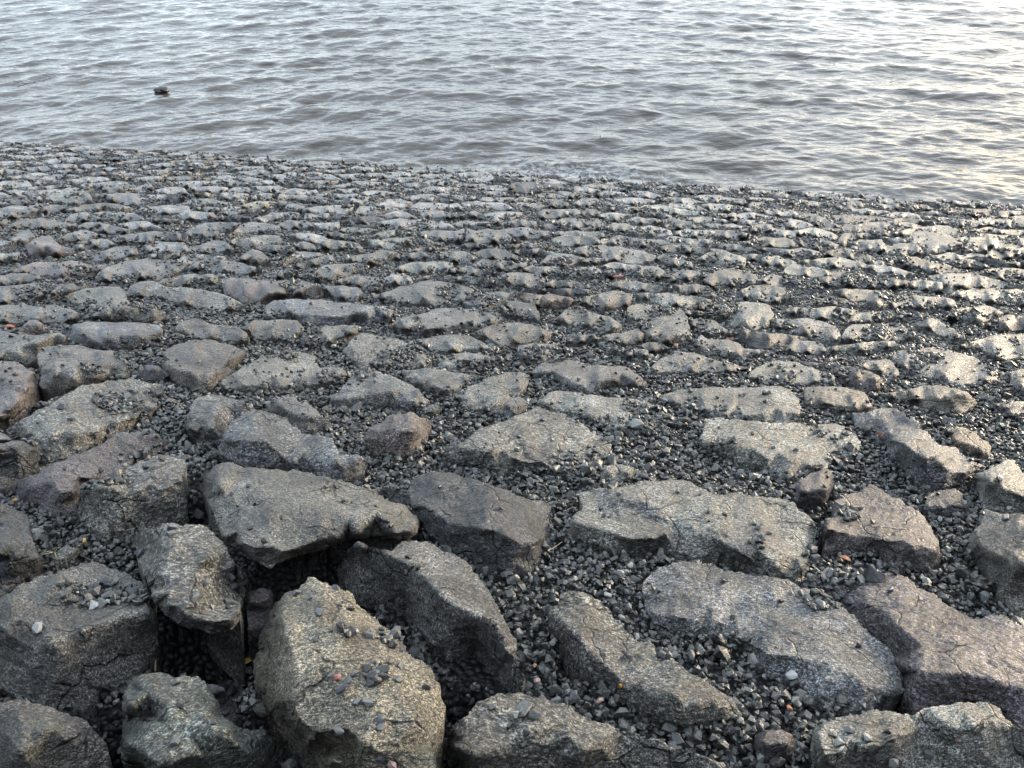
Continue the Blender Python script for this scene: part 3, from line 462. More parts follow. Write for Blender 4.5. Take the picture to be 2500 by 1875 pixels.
P;grey;;flat stone behind the large lumpy stone, upper right;640,270 760,245 900,240 1000,270|900,300 750,278 660,292;
P;pale;;long pale slab behind the pink shell at the upper right;915,300 1000,285 1150,285 1310,310|1310,348 1150,352 1000,332;
P;dark;;dark wedge stone right of the pink shell;970,345 1000,320 1090,330 1090,360|1000,372;
P;dark;;dark slab at the upper right edge below the long pale slab;1080,390 1120,350 1310,340|1310,400 1150,405;
P;pale;;thin pale plate stone below the pink shell;820,385 930,370 1070,378 1080,395|900,412 840,402;
P;dark;;dark pointed stone under the thin pale plate;900,420 980,400 1080,425 1105,442|1000,448 930,438;
P;dark;;narrow dark stone at the upper right edge;1160,425 1200,410 1310,415|1310,440 1200,437;
P;grey;;wide wavy stone in the middle of the upper right rocks;540,420 620,395 750,390 860,420|800,448 650,442;
P;grey;;pebble topped stone left of the large lumpy stone;580,370 640,330 740,330 780,370|700,392 620,392;
P;dark;;dark stone beside the gravel bank near the water, right;150,190 230,180 330,220 385,240|300,252 220,225;
P;pale;;pale stone edge left of the long dark wedge, upper right;0,390 80,385 170,420|100,440 0,425;
P;grey;;layered stone near the right edge above the squared slab;1000,470 1100,450 1310,460|1310,500 1150,502 1050,485;
P;grey;;tilted stone between the black slab and the lumpy stone;850,225 930,205 1040,215 1090,235|1000,250 900,240;
P;grey;;flat stone at the right edge above the dark slab;1000,262 1100,245 1310,262|1310,285 1150,282;
# ---------- shore centre
O;black;;dark block at the water's edge in the centre with foam behind it;0,270 30,235 90,220 210,225 330,260 400,300|300,315 100,315 0,308;30,262 120,250 280,275
O;dark;;low dark stone right of the dark waterline block;310,262 350,240 460,255 540,290|450,300 360,290;
O;dark;;squat dark stone near the water, centre right;510,340 540,305 640,310 720,345|640,372 540,366;
O;grey;;low stone in front of the dark waterline block;210,350 290,315 420,320 490,350|420,372 280,367;
O;pale;;pale tilted stone near the water, centre right;550,400 620,360 740,360 790,385|700,424 600,432;
O;dark;;stone with a dark left end below the waterline block;230,400 270,360 400,365 520,400|500,442 350,435 240,432;
O;pale;;pale flat stone left of the dark ended stone;30,380 100,345 220,365|180,396 60,396;
O;cream;;long bright slab near the water, centre right;970,450 1150,415 1330,420 1450,450 1600,470 1850,490|1840,520 1700,528 1550,505 1350,494 1100,472;
O;dark;;small dark wedge with a pale top, centre;620,490 660,450 750,455 780,490|740,517 640,517;
O;grey;;cracked flat stone left of the small dark wedge;250,490 300,450 580,450 620,480|560,522 400,532 280,532;
O;grey;;curved stone in front of the cracked flat stone;400,560 450,530 600,520 700,560 740,620|620,632 480,612;
O;dark;;dark rounded knob stone, centre;640,570 690,530 760,530 790,570|770,622 690,614;
O;pale;;pale faceted stone right of the dark rounded knob;850,610 880,565 1000,570 1080,610|1050,648 920,648;
O;pale;;long pale slab with a dark broken end, centre;380,660 420,635 620,640 800,650 845,690|780,702 500,692;
O;pale;;bright flat stone below the dark ended pale slab;360,710 430,680 600,675 740,690 800,740|700,762 450,757;
O;grey;;long stone with a white patch at its left end;860,700 930,670 1100,700 1300,710 1420,750|1200,772 1000,745;
O;grey;;large rough stone sheet in the upper centre right;550,800 650,760 850,770 1050,790 1250,840 1240,880|1100,912 900,894 750,864 600,842;
O;pale;;broad pale stone with pebbles left of the cream slab;1600,870 1680,820 1800,790 1900,830 2010,870|2000,940 1900,955 1750,910 1650,892;
O;grey;;low stone behind the pale diagonal slab;1250,760 1400,750 1600,770 1790,790|1700,832 1500,824 1300,805;
O;grey;;flat stone behind the long pale buried edge;30,820 100,785 260,780 420,830|300,847 100,840;
O;grey;;low flat stone at the centre below the bright flat stone;0,760 150,725 350,740 380,770|200,790 50,785;
O;grey;;small stone at the foot of the rough stone sheet;620,890 700,860 850,870|800,912 680,912;
O;grey;;long narrow ridge stone on the gravel bank, right of centre;1610,620 1800,630 2040,660|2050,695 1850,705 1700,665;
O;grey;;low ridge stone left of the bright cream slab;1690,760 1850,740 2050,770 2130,810|1900,805;
O;pale;;pale stone touching the left end of the cream slab;1900,840 2100,830 2230,850|2230,900 2050,884;
O;grey;;bluish low stone on the right gravel bank;1930,630 2060,590 2230,580|2230,652 2050,652;
O;grey;;flat stone left of the curved stone, centre;0,560 100,530 240,560|200,602 50,602;
O;dark;;dark stone sunk in the gravel bank, right of centre;1280,560 1380,520 1560,560 1600,610|1450,622 1320,612;
O;pale;;small pale stone on the gravel bank, right of centre;1640,580 1760,570 1890,610|1780,632;
O;black;;thin black slab awash at the waterline, centre right;1430,300 1550,290 1660,310|1560,326 1460,320;
O;dark;;small dark block on the gravel bank near the water;1890,390 1920,360 2000,370 2020,405|1920,422;
O;black;;small black stone at the waterline, centre right;930,300 960,272 1000,275 1015,298|970,306;
# ---------- shore and slope, centre left
N;cream;;pale dome stone at the waterline left of centre;905,295 960,268 1030,272 1085,300|1000,316 930,312;
N;dark;;dark slab low on the far slope left of centre;370,540 480,515 620,530 640,560|500,577;
N;dark;;long dark hump right of the far dark slab;550,570 650,545 800,545 890,570|760,592 600,592;
N;dark;;dark fronted long stone, upper centre left;720,720 850,690 1000,680 1120,720|1040,748 900,745;
N;grey;;smooth grey oval stone, upper left of centre;190,760 280,715 430,715 510,770|400,787 250,785;
N;cream;;bright blade shaped stone, upper centre;1000,850 1100,810 1280,805 1350,830|1280,852 1120,864;
N;tan;;tan block with a rounded right end, upper centre;560,920 640,875 750,890 880,910 920,950|920,992 800,985 680,960 590,955;
N;cream;;yellowish slab right of the tan rounded block;870,890 930,870 1050,880 1180,915 1250,945|1170,967 1050,945 940,912;
N;dark;;thin stone with a long dark front, upper left of centre;0,945 120,925 300,920 350,960|300,1002 150,990 0,980;
N;grey;;hump stone right of the thin dark fronted stone;340,930 420,895 500,920 520,970|450,982 380,962;
N;grey;;diagonal grey stone rising to the right, upper left of centre;330,1090 480,1050 600,1010 670,1010 685,1060|560,1095 420,1127 340,1117;
N;pale;;narrow pale stone left of the blade shaped stone;700,800 800,775 1060,800|900,832 750,818;
N;grey;;wedge stone behind the tan rounded block;610,830 700,810 850,860|860,892 760,882 650,862;
N;grey;;small mound stone right of the yellow slab on the left;250,620 330,570 430,600|400,652 300,652;
N;black;;black broken stump like stone in the upper centre;1620,690 1640,655 1720,660 1770,680|1700,700 1650,708;
N;pale;;pale stone in front of the black broken stone;1660,750 1750,720 1980,730|1900,772 1720,772;
N;bluegrey;;dark blue stone right of the yellowish slab, upper centre;1170,1030 1250,990 1420,980 1480,1020|1400,1045 1220,1052;
N;grey;;low stone behind the dark blue stone, upper centre;1330,970 1450,940 1640,950|1580,982 1420,992;
N;dark;;low dark stone with a pale right end, upper centre;1740,930 1830,905 2020,950|1900,962;
N;cream;;small bright slab on the far slope left of centre;490,430 540,412 690,440|640,458 540,448;
# ---------- slope, upper left
M;pink;;pinkish boulder with a dark left face, upper left;210,1040 280,980 350,950 430,960 500,1030 620,1070|600,1115 480,1125 330,1132 240,1102;260,1010 340,1060 480,1085
M;pale;;pale hooked stone right of the pinkish boulder, upper left;635,1040 660,1000 800,980 900,980 970,1020|900,1055 760,1050 660,1080;
M;grey;;grey rounded stone behind the pale hooked stone;490,980 570,930 720,900 830,940|760,992 600,1002;
M;grey;;long stone with a black left end, far upper left;890,620 920,600 1100,590 1250,610 1360,660|1250,692 1050,692 900,655;
M;pink;;low pinkish stone, far left;200,720 320,690 480,690 570,720|500,752 300,752;
M;grey;;arched pale grey stone, far left;540,830 600,770 720,750 870,810|800,832 650,836;
M;grey;;rugged stone above the black ended long stone;860,560 900,500 1000,490 1150,530|1050,572 920,592;
M;grey;;long layered ridge stone, upper left of centre;1480,1090 1600,1050 1800,990 1900,1000 1980,1070|1850,1085 1600,1112;
M;pale;;thin curved pale stone behind the big flat mound;1000,1180 1080,1130 1300,1105 1580,1110|1500,1140 1200,1145 1060,1182;
M;grey;;big flat mound stone, upper left of centre;800,1300 900,1220 1030,1170 1250,1140 1450,1150 1570,1200|1500,1270 1300,1330 1000,1345 830,1350;
I;grey;;flat stone with a dark slot under it at the left edge;-30,150 0,150 150,130 330,140 350,175|250,200 100,228 -30,235;
I;pink;;wide warm brown stone, upper left;100,110 300,30 600,20 900,50 950,70|830,125 700,162 500,172 400,140 200,130;
I;bluegrey;;wide stone with a bluish hump, upper left of centre;1580,80 1650,30 1900,20 2212,90|2200,118 2000,134 1800,124 1640,104;
M;grey;;domed stone right of the layered ridge, upper left;1560,930 1640,870 1720,850 1850,920|1820,972 1600,974;
M;dark;;low dark stone on the far left slope;1280,810 1350,795 1510,810|1480,847 1320,842;
M;pale;;thin flat pale stone, far left of centre;1380,470 1450,450 1790,460|1600,492 1420,492;
M;sand;;sandy yellow flat stone, far left of centre;1640,600 1720,580 1850,610|1780,637 1680,622;
M;sand;;bright yellow sand coloured slab, left of centre;2010,700 2143,665 2260,660 2460,672|2343,702 2223,722 2080,722;
M;black;;small black block near the water, far left;745,300 760,280 870,285|860,320 770,324;
M;black;;second small black block beside the first, far left near the water;920,305 960,287 1020,292|1015,325 940,325;
M;cream;;thin bright stone sliver, far left;920,462 980,450 1150,460|1080,476 960,476;
M;pale;;pale flat slab at the left edge, upper left;-30,1100 150,1090 280,1150|200,1165 -30,1178;
M;grey;;cluster forming broad stone left of the pinkish boulder;80,985 130,940 250,900 300,960|200,1030 100,1020;
M;grey;;flat patterned stone, far left of centre;890,810 1000,750 1150,770 1230,820|1080,834;
M;grey;;long wavy stone behind the pale hooked stone;650,880 720,840 900,850 1100,900|1000,942 850,925 760,894;
M;grey;;smooth low stone left of the yellow slab;1480,690 1600,650 1800,640 1960,690|1800,704;
M;brown;;brown domed stone at the upper left of centre;2020,1150 2130,1065 2212,1090 2290,1170|2200,1192 2080,1174;
M;dark;;long shaded stone below the yellow slab;1640,820 1850,790 2060,780 2110,800|1950,828 1750,832;
M;dark;;long shadowed stone at the far left edge;-30,650 100,640 250,665|200,700 -30,705;
M;pale;;curved pale stone, far left;380,640 480,560 640,545 790,560 700,590|560,640 450,670;
M;grey;;broad stone right of the curved pale stone, far left;480,655 600,600 760,600 780,650|650,690 540,690;
M;cream;;shiny puddle bright stone near the far left waterline;410,232 450,220 550,226|540,246 440,246;
"""
def poly_inside(px, py, X, Y):
    c = np.zeros(px.shape, bool); j = len(X) - 1
    for i in range(len(X)):
        if Y[i] != Y[j]:
            m = ((Y[i] > py) != (Y[j] > py)) & (px < (X[j] - X[i]) * (py - Y[i]) / (Y[j] - Y[i]) + X[i])
            c ^= m
        j = i
    return c
def lower_y(X, Y, x):
    """lowest edge of the outline at column x (photo)"""
    best = np.full(np.shape(x), -1e9)
    for i in range(len(X)):
        j = (i + 1) % len(X)
        a, b_ = X[i], X[j]
        if a == b_: continue
        tt = (x - a) / (b_ - a); ok = (tt >= 0) & (tt <= 1)
        y = Y[i] + tt * (Y[j] - Y[i])
        best = np.where(ok & (y > best), y, best)
    return best
def upper_y(X, Y, x): return -lower_y(X, -Y, x)

def lift_limit(px, py, pb, lean):
    """height a point seen at (px, py) must have if the stone's face rises from the bed seen at (px, pb)"""
    _, v0 = unproj(px, py); _, vb = unproj(px, pb)
    return (v0 - vb) / ((v0 - CV) / DCAM + lean)

stones_data = []
for line in STONES.strip().splitlines():
    if line.startswith('#') or not line.strip(): continue
    tile, tone, opts, label, outl, crest = line.split(';')
    x0, y0, s = TILES[tile]
    o = dict(kv.split('=') for kv in opts.split(',') if kv)
    def toks(tx):
        r = []
        for q in tx.split():
            f = [float(k) for k in q.split(',')]
            r.append((x0 + f[0] / s, y0 + f[1] / s, f[2] if len(f) > 2 else None))
        return r
    top, base = outl.split('|')
    stones_data.append(dict(tone=tone, label=label, top=toks(top), base=toks(base), crest=toks(crest), h=float(o['h']) if 'h' in o else None, b=float(o.get('b', 0)), u=float(o.get('u', .05))))

all_v, all_f, all_n = [], [], 0            # every stone's triangles, for laying pebbles on them
def stone_mesh(sd, seed, step, rough=1.0):
    """one stone: outline and crest points lifted to real heights above the slope, filled, rounded, broken up with noise, closed by a skirt into the bed"""
    r = np.random.default_rng(seed)
    ox = np.array([p[0] for p in sd['top'] + sd['base']]); oy = np.array([p[1] for p in sd['top'] + sd['base']])
    nt_ = len(sd['top'])
    lean = .28
    far = float(np.clip((math.hypot(*[q for q in (unproj(ox.mean(), oy.mean())[1] - CV, DCAM)]) - 3.6) / 2.5, 0, 1))
    lean = .28 + .5 * far
    yb = lower_y(ox, oy, ox); yt = upper_y(ox, oy, ox)
    crest = list(sd['crest'])
    if not crest:
        a, b_ = ox.min(), ox.max()
        fr = r.uniform(.18, .34)
        for q in (np.linspace(.1, .9, 6) if far < .3 else np.linspace(.12, .88, 3)):
            x = a + q * (b_ - a)
            l, u_ = lower_y(ox, oy, np.array(x)), upper_y(ox, oy, np.array(x))
            crest.append((x, l - (fr + r.uniform(-.07, .07) * (1 - .75 * far)) * (l - u_), None))
    cx = np.array([p[0] for p in crest]); cy = np.array([p[1] for p in crest])
    cf = np.array([1.0 if p[2] is None else p[2] for p in crest])
    cb = lower_y(ox, oy, cx)
    cb = np.where(cb < -1e8, oy.max(), cb)
    lim = np.maximum(lift_limit(cx, cy, cb, lean), .006)
    depth = np.hypot(*[q for q in (unproj(cx.mean(), cy.mean())[1] - CV, DCAM)])
    if sd['h'] is not None:
        ch = sd['h'] * cf
        hm = sd['h']
    else:
        front = np.array([c[2] is None or c[2] == 1.0 for c in crest])
        ch = np.clip(lim, .03 if depth > 4.5 else .012, .26)
        hm = float(np.median(ch[front])) if front.any() else float(np.median(ch))
        expl = np.array([c[2] is not None for c in crest])
        ch = np.where(expl, hm * cf, np.clip(ch, hm * .55, hm * 1.5))
    if sd['h'] is None: ch = np.minimum(ch, np.maximum(lim, .01) * 1.0 + .035)
    # outline heights
    oh = np.zeros(len(ox))
    for i in range(len(ox)):
        p = (sd['top'] + sd['base'])[i]
        if p[2] is not None: oh[i] = hm * p[2]
        elif i < nt_:
            k = np.argmin(np.abs(cx - ox[i]))
            near = float(np.interp(ox[i], cx[np.argsort(cx)], ch[np.argsort(cx)]))
            oh[i] = min(.80 * near, max(.016 if depth > 4.5 else 0.0, float(lift_limit(ox[i], oy[i], yb[i], .35)) * .9))
        else: oh[i] = sd['b'] * hm
    # farther down the slope the stones are flat slabs set at odd tilts, partly under the gravel
    if far > 0:
        k1, k2 = r.normal(0, .5, 2)
        wd, hg = max(1.0, ox.max() - ox.min()), max(1.0, oy.max() - oy.min())
        lo_ = .030 * far
        tilt_o = 1 + far * (k1 * (ox - ox.mean()) / wd * 2 + k2 * (oy - oy.mean()) / hg)
        tilt_c = 1 + far * (k1 * (cx - ox.mean()) / wd * 2 + k2 * (cy - oy.mean()) / hg)
        oh = np.where(np.arange(len(ox)) < nt_, np.minimum(np.maximum(oh * tilt_o, -.005), .07), oh - lo_ * .5)
        flat_h = (hm if sd['h'] else float(np.clip(hm, .028, .06))) * r.uniform(.95, 1.05, len(ch))
        if sd.get('flat'): flat_h = flat_h * 0 + r.uniform(.018, .052) * r.uniform(.95, 1.05, len(ch))
        ch = (1 - far) * ch + far * flat_h
        ch = np.clip(ch * tilt_c, .008, .085)
    if far > .15:
        nx, ny, nh, nl = [], [], [], []
        for i in range(len(ox)):
            j = (i + 1) % len(ox)
            nx.append(ox[i]); ny.append(oy[i]); nh.append(oh[i]); nl.append(i < nt_)
            ex_, ey_ = ox[j] - ox[i], oy[j] - oy[i]; d_ = math.hypot(ex_, ey_)
            for f0 in ((.33, .7) if d_ > 40 else (.5,) if d_ > 14 else ()):
                f = f0 + r.uniform(-.12, .12); k = r.normal(0, .10) * far
                nx.append(ox[i] + f * ex_ - k * ey_); ny.append(oy[i] + f * ey_ + k * ex_ * min(.6, 1.6 * DCAM / depth))
                nh.append(oh[i] + f * (oh[j] - oh[i])); nl.append(i < nt_)
        ox, oy, oh = np.array(nx), np.array(ny), np.array(nh)
    # densify the outline, with a little unevenness
    X, Y, H, FRONT = [], [], [], []
    n = len(ox)
    for i in range(n):
        j = (i + 1) % n
        d = math.hypot(ox[j] - ox[i], oy[j] - oy[i]); m = max(1, int(d / step))
        for k in range(m):
            f = k / m
            FRONT.append(nt_ <= i < n - 1 and sd.get('u', .05) > .1)
            X.append(ox[i] + f * (ox[j] - ox[i])); Y.append(oy[i] + f * (oy[j] - oy[i])); H.append(oh[i] + f * (oh[j] - oh[i]))
    X, Y, H = map(np.array, (X, Y, H))
    size = min(ox.max() - ox.min(), oy.max() - oy.min())
    amp = min(5.0, .045 * size) * rough * (1 - .65 * far)
    tx = np.roll(X, -1) - np.roll(X, 1); ty = np.roll(Y, -1) - np.roll(Y, 1); L = np.hypot(tx, ty) + 1e-6
    fy = min(1.0, 1.3 * DCAM / depth)                          # foreshortening of the slope at this distance
    wob = fbm(np.stack([X / 38, Y / 38 / fy, np.full_like(X, seed * 1.7)], 1), 3, .6) * amp * 2.2
    X = X + ty / L * wob; Y = Y - tx / L * wob * fy
    # coarse surface through the given points
    kk = [Vector((a, b_)) for a, b_ in zip(X, Y)]
    nb = len(kk)
    edges = [(i, (i + 1) % nb) for i in range(nb)]
    cp = [Vector((a, b_)) for a, b_ in zip(cx, cy)]
    cr = delaunay_2d_cdt(kk + cp, edges, [], 1, 1e-4)
    CVt, CF, CO = np.array([[q.x, q.y] for q in cr[0]]), cr[2], cr[3]
    hsrc = np.concatenate([H, ch])
    CH = np.array([hsrc[o_[0]] if o_ else 0.0 for o_ in CO])
    # extra broken corners inside: the flat faces between them are the stone's fracture planes
    def surf(qx, qy):
        q = np.full(qx.shape, np.nan)
        for f in CF:
            for k in range(1, len(f) - 1):
                A, B, C = CVt[f[0]], CVt[f[k]], CVt[f[k + 1]]
                den = (B[1] - C[1]) * (A[0] - C[0]) + (C[0] - B[0]) * (A[1] - C[1])
                if abs(den) < 1e-9: continue
                l1 = ((B[1] - C[1]) * (qx - C[0]) + (C[0] - B[0]) * (qy - C[1])) / den
                l2 = ((C[1] - A[1]) * (qx - C[0]) + (A[0] - C[0]) * (qy - C[1])) / den
                ins = (l1 >= -1e-6) & (l2 >= -1e-6) & (l1 + l2 <= 1 + 1e-6)
                if ins.any(): q[ins] = l1[ins] * CH[f[0]] + l2[ins] * CH[f[k]] + (1 - l1[ins] - l2[ins]) * CH[f[k + 1]]
        return q
    cell = np.clip(.17 * math.sqrt((ox.max() - ox.min()) * (oy.max() - oy.min())), 14, 70)
    cell = (1 - far) * cell + far * max(cell, .34 * (ox.max() - ox.min()))
    ex, ey = np.meshgrid(np.arange(X.min(), X.max(), cell), np.arange(Y.min(), Y.max(), cell * (.55 - .3 * far)))
    ex = (ex + r.uniform(-.45, .45, ex.shape) * cell).ravel(); ey = (ey + r.uniform(-.45, .45, ey.shape) * cell * .55).ravel()
    eo = poly_inside(ex, ey, X, Y)
    ex, ey = ex[eo], ey[eo]
    if len(ex):
        dm = np.min(np.hypot(ex[:, None] - X[None], (ey[:, None] - Y[None]) * 1.6), 1)
        dc = np.min(np.hypot(ex[:, None] - cx[None], (ey[:, None] - cy[None]) * 1.6), 1)
        k = (dm > cell * .45) & (dc > cell * .4)
        ex, ey = ex[k], ey[k]
    if len(ex):
        eh = surf(ex, ey)
        k = ~np.isnan(eh); ex, ey, eh = ex[k], ey[k], eh[k]
        span = cell * .5 / FPX * depth * (1 - .75 * far)
        eh = eh + r.normal(0, .15 + .12 * far, len(eh)) * min(span, .05) * rough
        eh = np.minimum(eh, hm * 1.25 + .01)
        cp2 = cp + [Vector((a, b_)) for a, b_ in zip(ex, ey)]
        cr = delaunay_2d_cdt(kk + cp2, edges, [], 1, 1e-4)
        CVt, CF, CO = np.array([[q.x, q.y] for q in cr[0]]), cr[2], cr[3]
        hsrc = np.concatenate([H, ch, eh])
        CH = np.array([hsrc[o_[0]] if o_ else 0.0 for o_ in CO])
    # inner points on a jittered lattice
    gx, gy = np.meshgrid(np.arange(X.min(), X.max(), step), np.arange(Y.min(), Y.max(), step * .866))
    gx = gx + (np.arange(gx.shape[0]) % 2)[:, None] * step / 2
    gx, gy = gx.ravel(), gy.ravel()
    gx = gx + r.uniform(-.22, .22, gx.shape) * step; gy = gy + r.uniform(-.22, .22, gy.shape) * step
    ok = poly_inside(gx, gy, X, Y)
    gx, gy = gx[ok], gy[ok]
    gh = surf(gx, gy)
    keep = ~np.isnan(gh)
    if len(gx) and keep.any():
        # stay off the outline itself
        gx, gy, gh = gx[keep], gy[keep], gh[keep]
    allp = kk + [Vector((a, b_)) for a, b_ in zip(gx, gy)]
    fr_ = delaunay_2d_cdt(allp, edges, [], 1, 1e-4)
    V2 = np.array([[q.x, q.y] for q in fr_[0]])
    src = np.concatenate([H, gh])
    hh = np.array([src[o_[0]] if o_ else 0.0 for o_ in fr_[3]])
    tri = []
    for f in fr_[2]:
        for k in range(1, len(f) - 1): tri.append((f[0], f[k], f[k + 1]))
    tri = np.array(tri)
    # boundary order in the new numbering
    where = {}
    for i, o_ in enumerate(fr_[3]):
        for q in o_:
            where.setdefault(q, i)
    loop = [where[i] for i in range(nb) if i in where]
    isb = np.zeros(len(V2), bool); isb[loop] = True
    # round the edges
    e = np.concatenate([tri[:, [0, 1]], tri[:, [1, 2]], tri[:, [2, 0]]])
    for _ in range(1):
        sm = np.zeros(len(V2)); ct = np.zeros(len(V2))
        np.add.at(sm, e[:, 0], hh[e[:, 1]]); np.add.at(ct, e[:, 0], 1)
        np.add.at(sm, e[:, 1], hh[e[:, 0]]); np.add.at(ct, e[:, 1], 1)
        sfac = .45 * (1 - .6 * far)
        hh = np.where(isb, hh, (1 - sfac) * hh + sfac * sm / np.maximum(ct, 1))
    u, v = unproj(V2[:, 0], V2[:, 1], hh)
    P = np.stack([u, v, hh], 1)
    # break the surface up
    def normals(P, tri):
        fn = np.cross(P[tri[:, 1]] - P[tri[:, 0]], P[tri[:, 2]] - P[tri[:, 0]])
        nn = np.zeros_like(P)
        for k in range(3): np.add.at(nn, tri[:, k], fn)
        return nn / (np.linalg.norm(nn, axis=1)[:, None] + 1e-12)
    nn = normals(P, tri)
    if nn[:, 2].mean() < 0: tri = tri[:, ::-1]; nn = -nn
    S = max(.02, min(np.ptp(P[:, 0]), np.ptp(P[:, 1])))
    px_m = math.sqrt(depth * depth) / FPX                      # metres per photo pixel
    a_ = r.uniform(-.5, .5)
    ca, sa = math.cos(a_), math.sin(a_)
    tx_ = r.uniform(-.6, .6); ct_, st_ = math.cos(tx_), math.sin(tx_)
    qa, qb = sa * P[:, 0] + ca * P[:, 1], P[:, 2]
    Q = np.stack([ca * P[:, 0] - sa * P[:, 1], ct_ * qa - st_ * qb, st_ * qa + ct_ * qb], 1) + seed * 3.17
    lump = fbm(Q * (3.2 / max(S, .12)) * .4, 2) * min(.02, .03 * S)
    ridg = (1 - np.abs(noise3(Q * np.array([6.0, 10.0, 12.0]))) * 2.6) * .007
    ledge = fbm(Q * np.array([11.0, 19.0, 24.0]), 3, .6) * .010
    crag = fbm(Q * np.array([38.0, 62.0, 70.0]), 2, .6) * .0042
    amount = np.clip(S / .3, .25, 1.0)
    disp = (lump + (.35 * ridg + .75 * ledge) * amount * rough + crag * np.clip(S / .2, .4, 1)) * np.clip(3.2 / depth, .3, 1)
    disp = np.where(isb, disp * .35, disp)
    P = P + nn * disp[:, None]
    # skirt: down into the bed
    lp = np.array(loop); ring0 = P[lp]
    front_l = np.array([FRONT[i] for i in range(nb) if i in where])
    cen = ring0.mean(0)
    rings, verts = [lp], [P]
    cnt = len(P)
    foot_w = -.16 if depth < 4 else -.10
    prev = None
    for k, f in enumerate((.25, .6, 1.0)):
        ring = ring0.copy()
        ring[:, 2] = ring0[:, 2] + (foot_w - ring0[:, 2]) * f
        out = ring[:, :2] - cen[:2]
        und = np.where(front_l, -sd.get('u', .05) * min(1, f * 4), -.05 * f)[:, None]
        ring[:, :2] += out * und
        ring[:, :2] += r.normal(0, .0025, (len(ring), 2))
        verts.append(ring); rings.append(np.arange(cnt, cnt + len(ring))); cnt += len(ring)
    tris = [tri]
    for a, b_ in zip(rings[:-1], rings[1:]):
        a1, b1 = np.roll(a, -1), np.roll(b_, -1)
        tris.append(np.stack([a, b_, b1], 1)); tris.append(np.stack([a, b1, a1], 1))
    P = np.concatenate(verts); tri = np.concatenate(tris)
    # make all faces look outwards: skirt orientation from the sign of the loop's area
    area = .5 * np.sum(ring0[:, 0] * np.roll(ring0[:, 1], -1) - np.roll(ring0[:, 0], -1) * ring0[:, 1])
    if area < 0: tri[len(tris[0]):] = tri[len(tris[0]):, ::-1]
    return P3(P[:, 0], P[:, 1], P[:, 2]), tri, hm, depth

stone_polys = []                            # outlines in the photo, for finding free ground
def add_stone(sd, seed, step, name='boulder', rough=1.0):
    global all_n
    W, tri, hm, depth = stone_mesh(sd, seed, step, rough)
    org = W.mean(0)
    me = mesh_from(name, W, tri, ROCK, True, org)
    o = link(name, me, org)
    c = np.array(TONES[sd['tone']]); c = (.68 * c + .32 * c.mean() * np.array([1.02, 1.0, .94])) * random.uniform(.42, .54)
    o.color = (*c, 1)
    all_v.append(W); all_f.append(tri + all_n); all_n += len(W)
    return o
def frame_step(area):
    return 4.0 if area > 20000 else 4.2 if area > 6000 else 3.6
n_st = 0
for i, sd in enumerate(stones_data):
    X = np.array([p[0] for p in sd['top'] + sd['base']]); Y = np.array([p[1] for p in sd['top'] + sd['base']])
    area = abs(.5 * np.sum(X * np.roll(Y, -1) - np.roll(X, -1) * Y))
    big = area > 9000
    o = add_stone(sd, i + 1, frame_step(area), 'boulder' if big else 'stone')
    o['label'] = sd['label']; o['category'] = 'boulder' if big else 'stone'
    o['group'] = 'boulders laid on the near slope' if big else 'stones bedded in the gravel slope'
    stone_polys.append((X, Y))
    n_st += 1

# more flat slabs between the traced ones: the slope is paved nearly edge to edge, each slab the cell of its own middle point
fill = []
def clip_cell(poly, a, nrm_, c):
    """keep the part of a polygon where (p - a) . n < c"""
    out = []
    d = (poly - a) @ nrm_ - c
    for i in range(len(poly)):
        j = (i + 1) % len(poly)
        if d[i] <= 0: out.append(poly[i])
        if (d[i] < 0) != (d[j] < 0):
            f = d[i] / (d[i] - d[j]); out.append(poly[i] + f * (poly[j] - poly[i]))
    return np.array(out) if len(out) > 2 else None
edge_pts = []
for X, Y in stone_polys:
    for i in range(len(X)):
        j = (i + 1) % len(X)
        m = max(1, int(math.hypot(X[j] - X[i], Y[j] - Y[i]) / 22))
        for k in range(m):
            f = k / m
            edge_pts.append(unproj(X[i] + f * (X[j] - X[i]), Y[i] + f * (Y[j] - Y[i])))
edge_pts = np.array(edge_pts)
rs = np.random.default_rng(77)
seeds = []
for tries in range(16000):
    v = 2.9 + (15.2 - 2.9) * rs.random() ** .85; half_ = .72 * (v + 1.3) + .6
    u = rs.uniform(-half_, half_) + .06 * v
    if water_gap(u, v) < -.16: continue
    px, py, _ = to_px(P3(u, v, 0)[None])
    px, py = px[0], py[0]
    if py > 1040: continue
    hit = False
    for X, Y in stone_polys:
        if X.min() - 4 < px < X.max() + 4 and Y.min() - 3 < py < Y.max() + 3 and poly_inside(np.array([px]), np.array([py]), X, Y)[0]:
            hit = True; break
    if hit or np.min(np.hypot(edge_pts[:, 0] - u, edge_pts[:, 1] - v)) < .10: continue
    dmin = rs.uniform(.26, .60) if v > 4.6 else rs.uniform(.34, .6)
    if seeds and np.min(np.hypot(np.array(seeds)[:, 0] - u, (np.array(seeds)[:, 1] - v) * .9)) < dmin: continue
    seeds.append((u, v))
seeds = np.array(seeds)
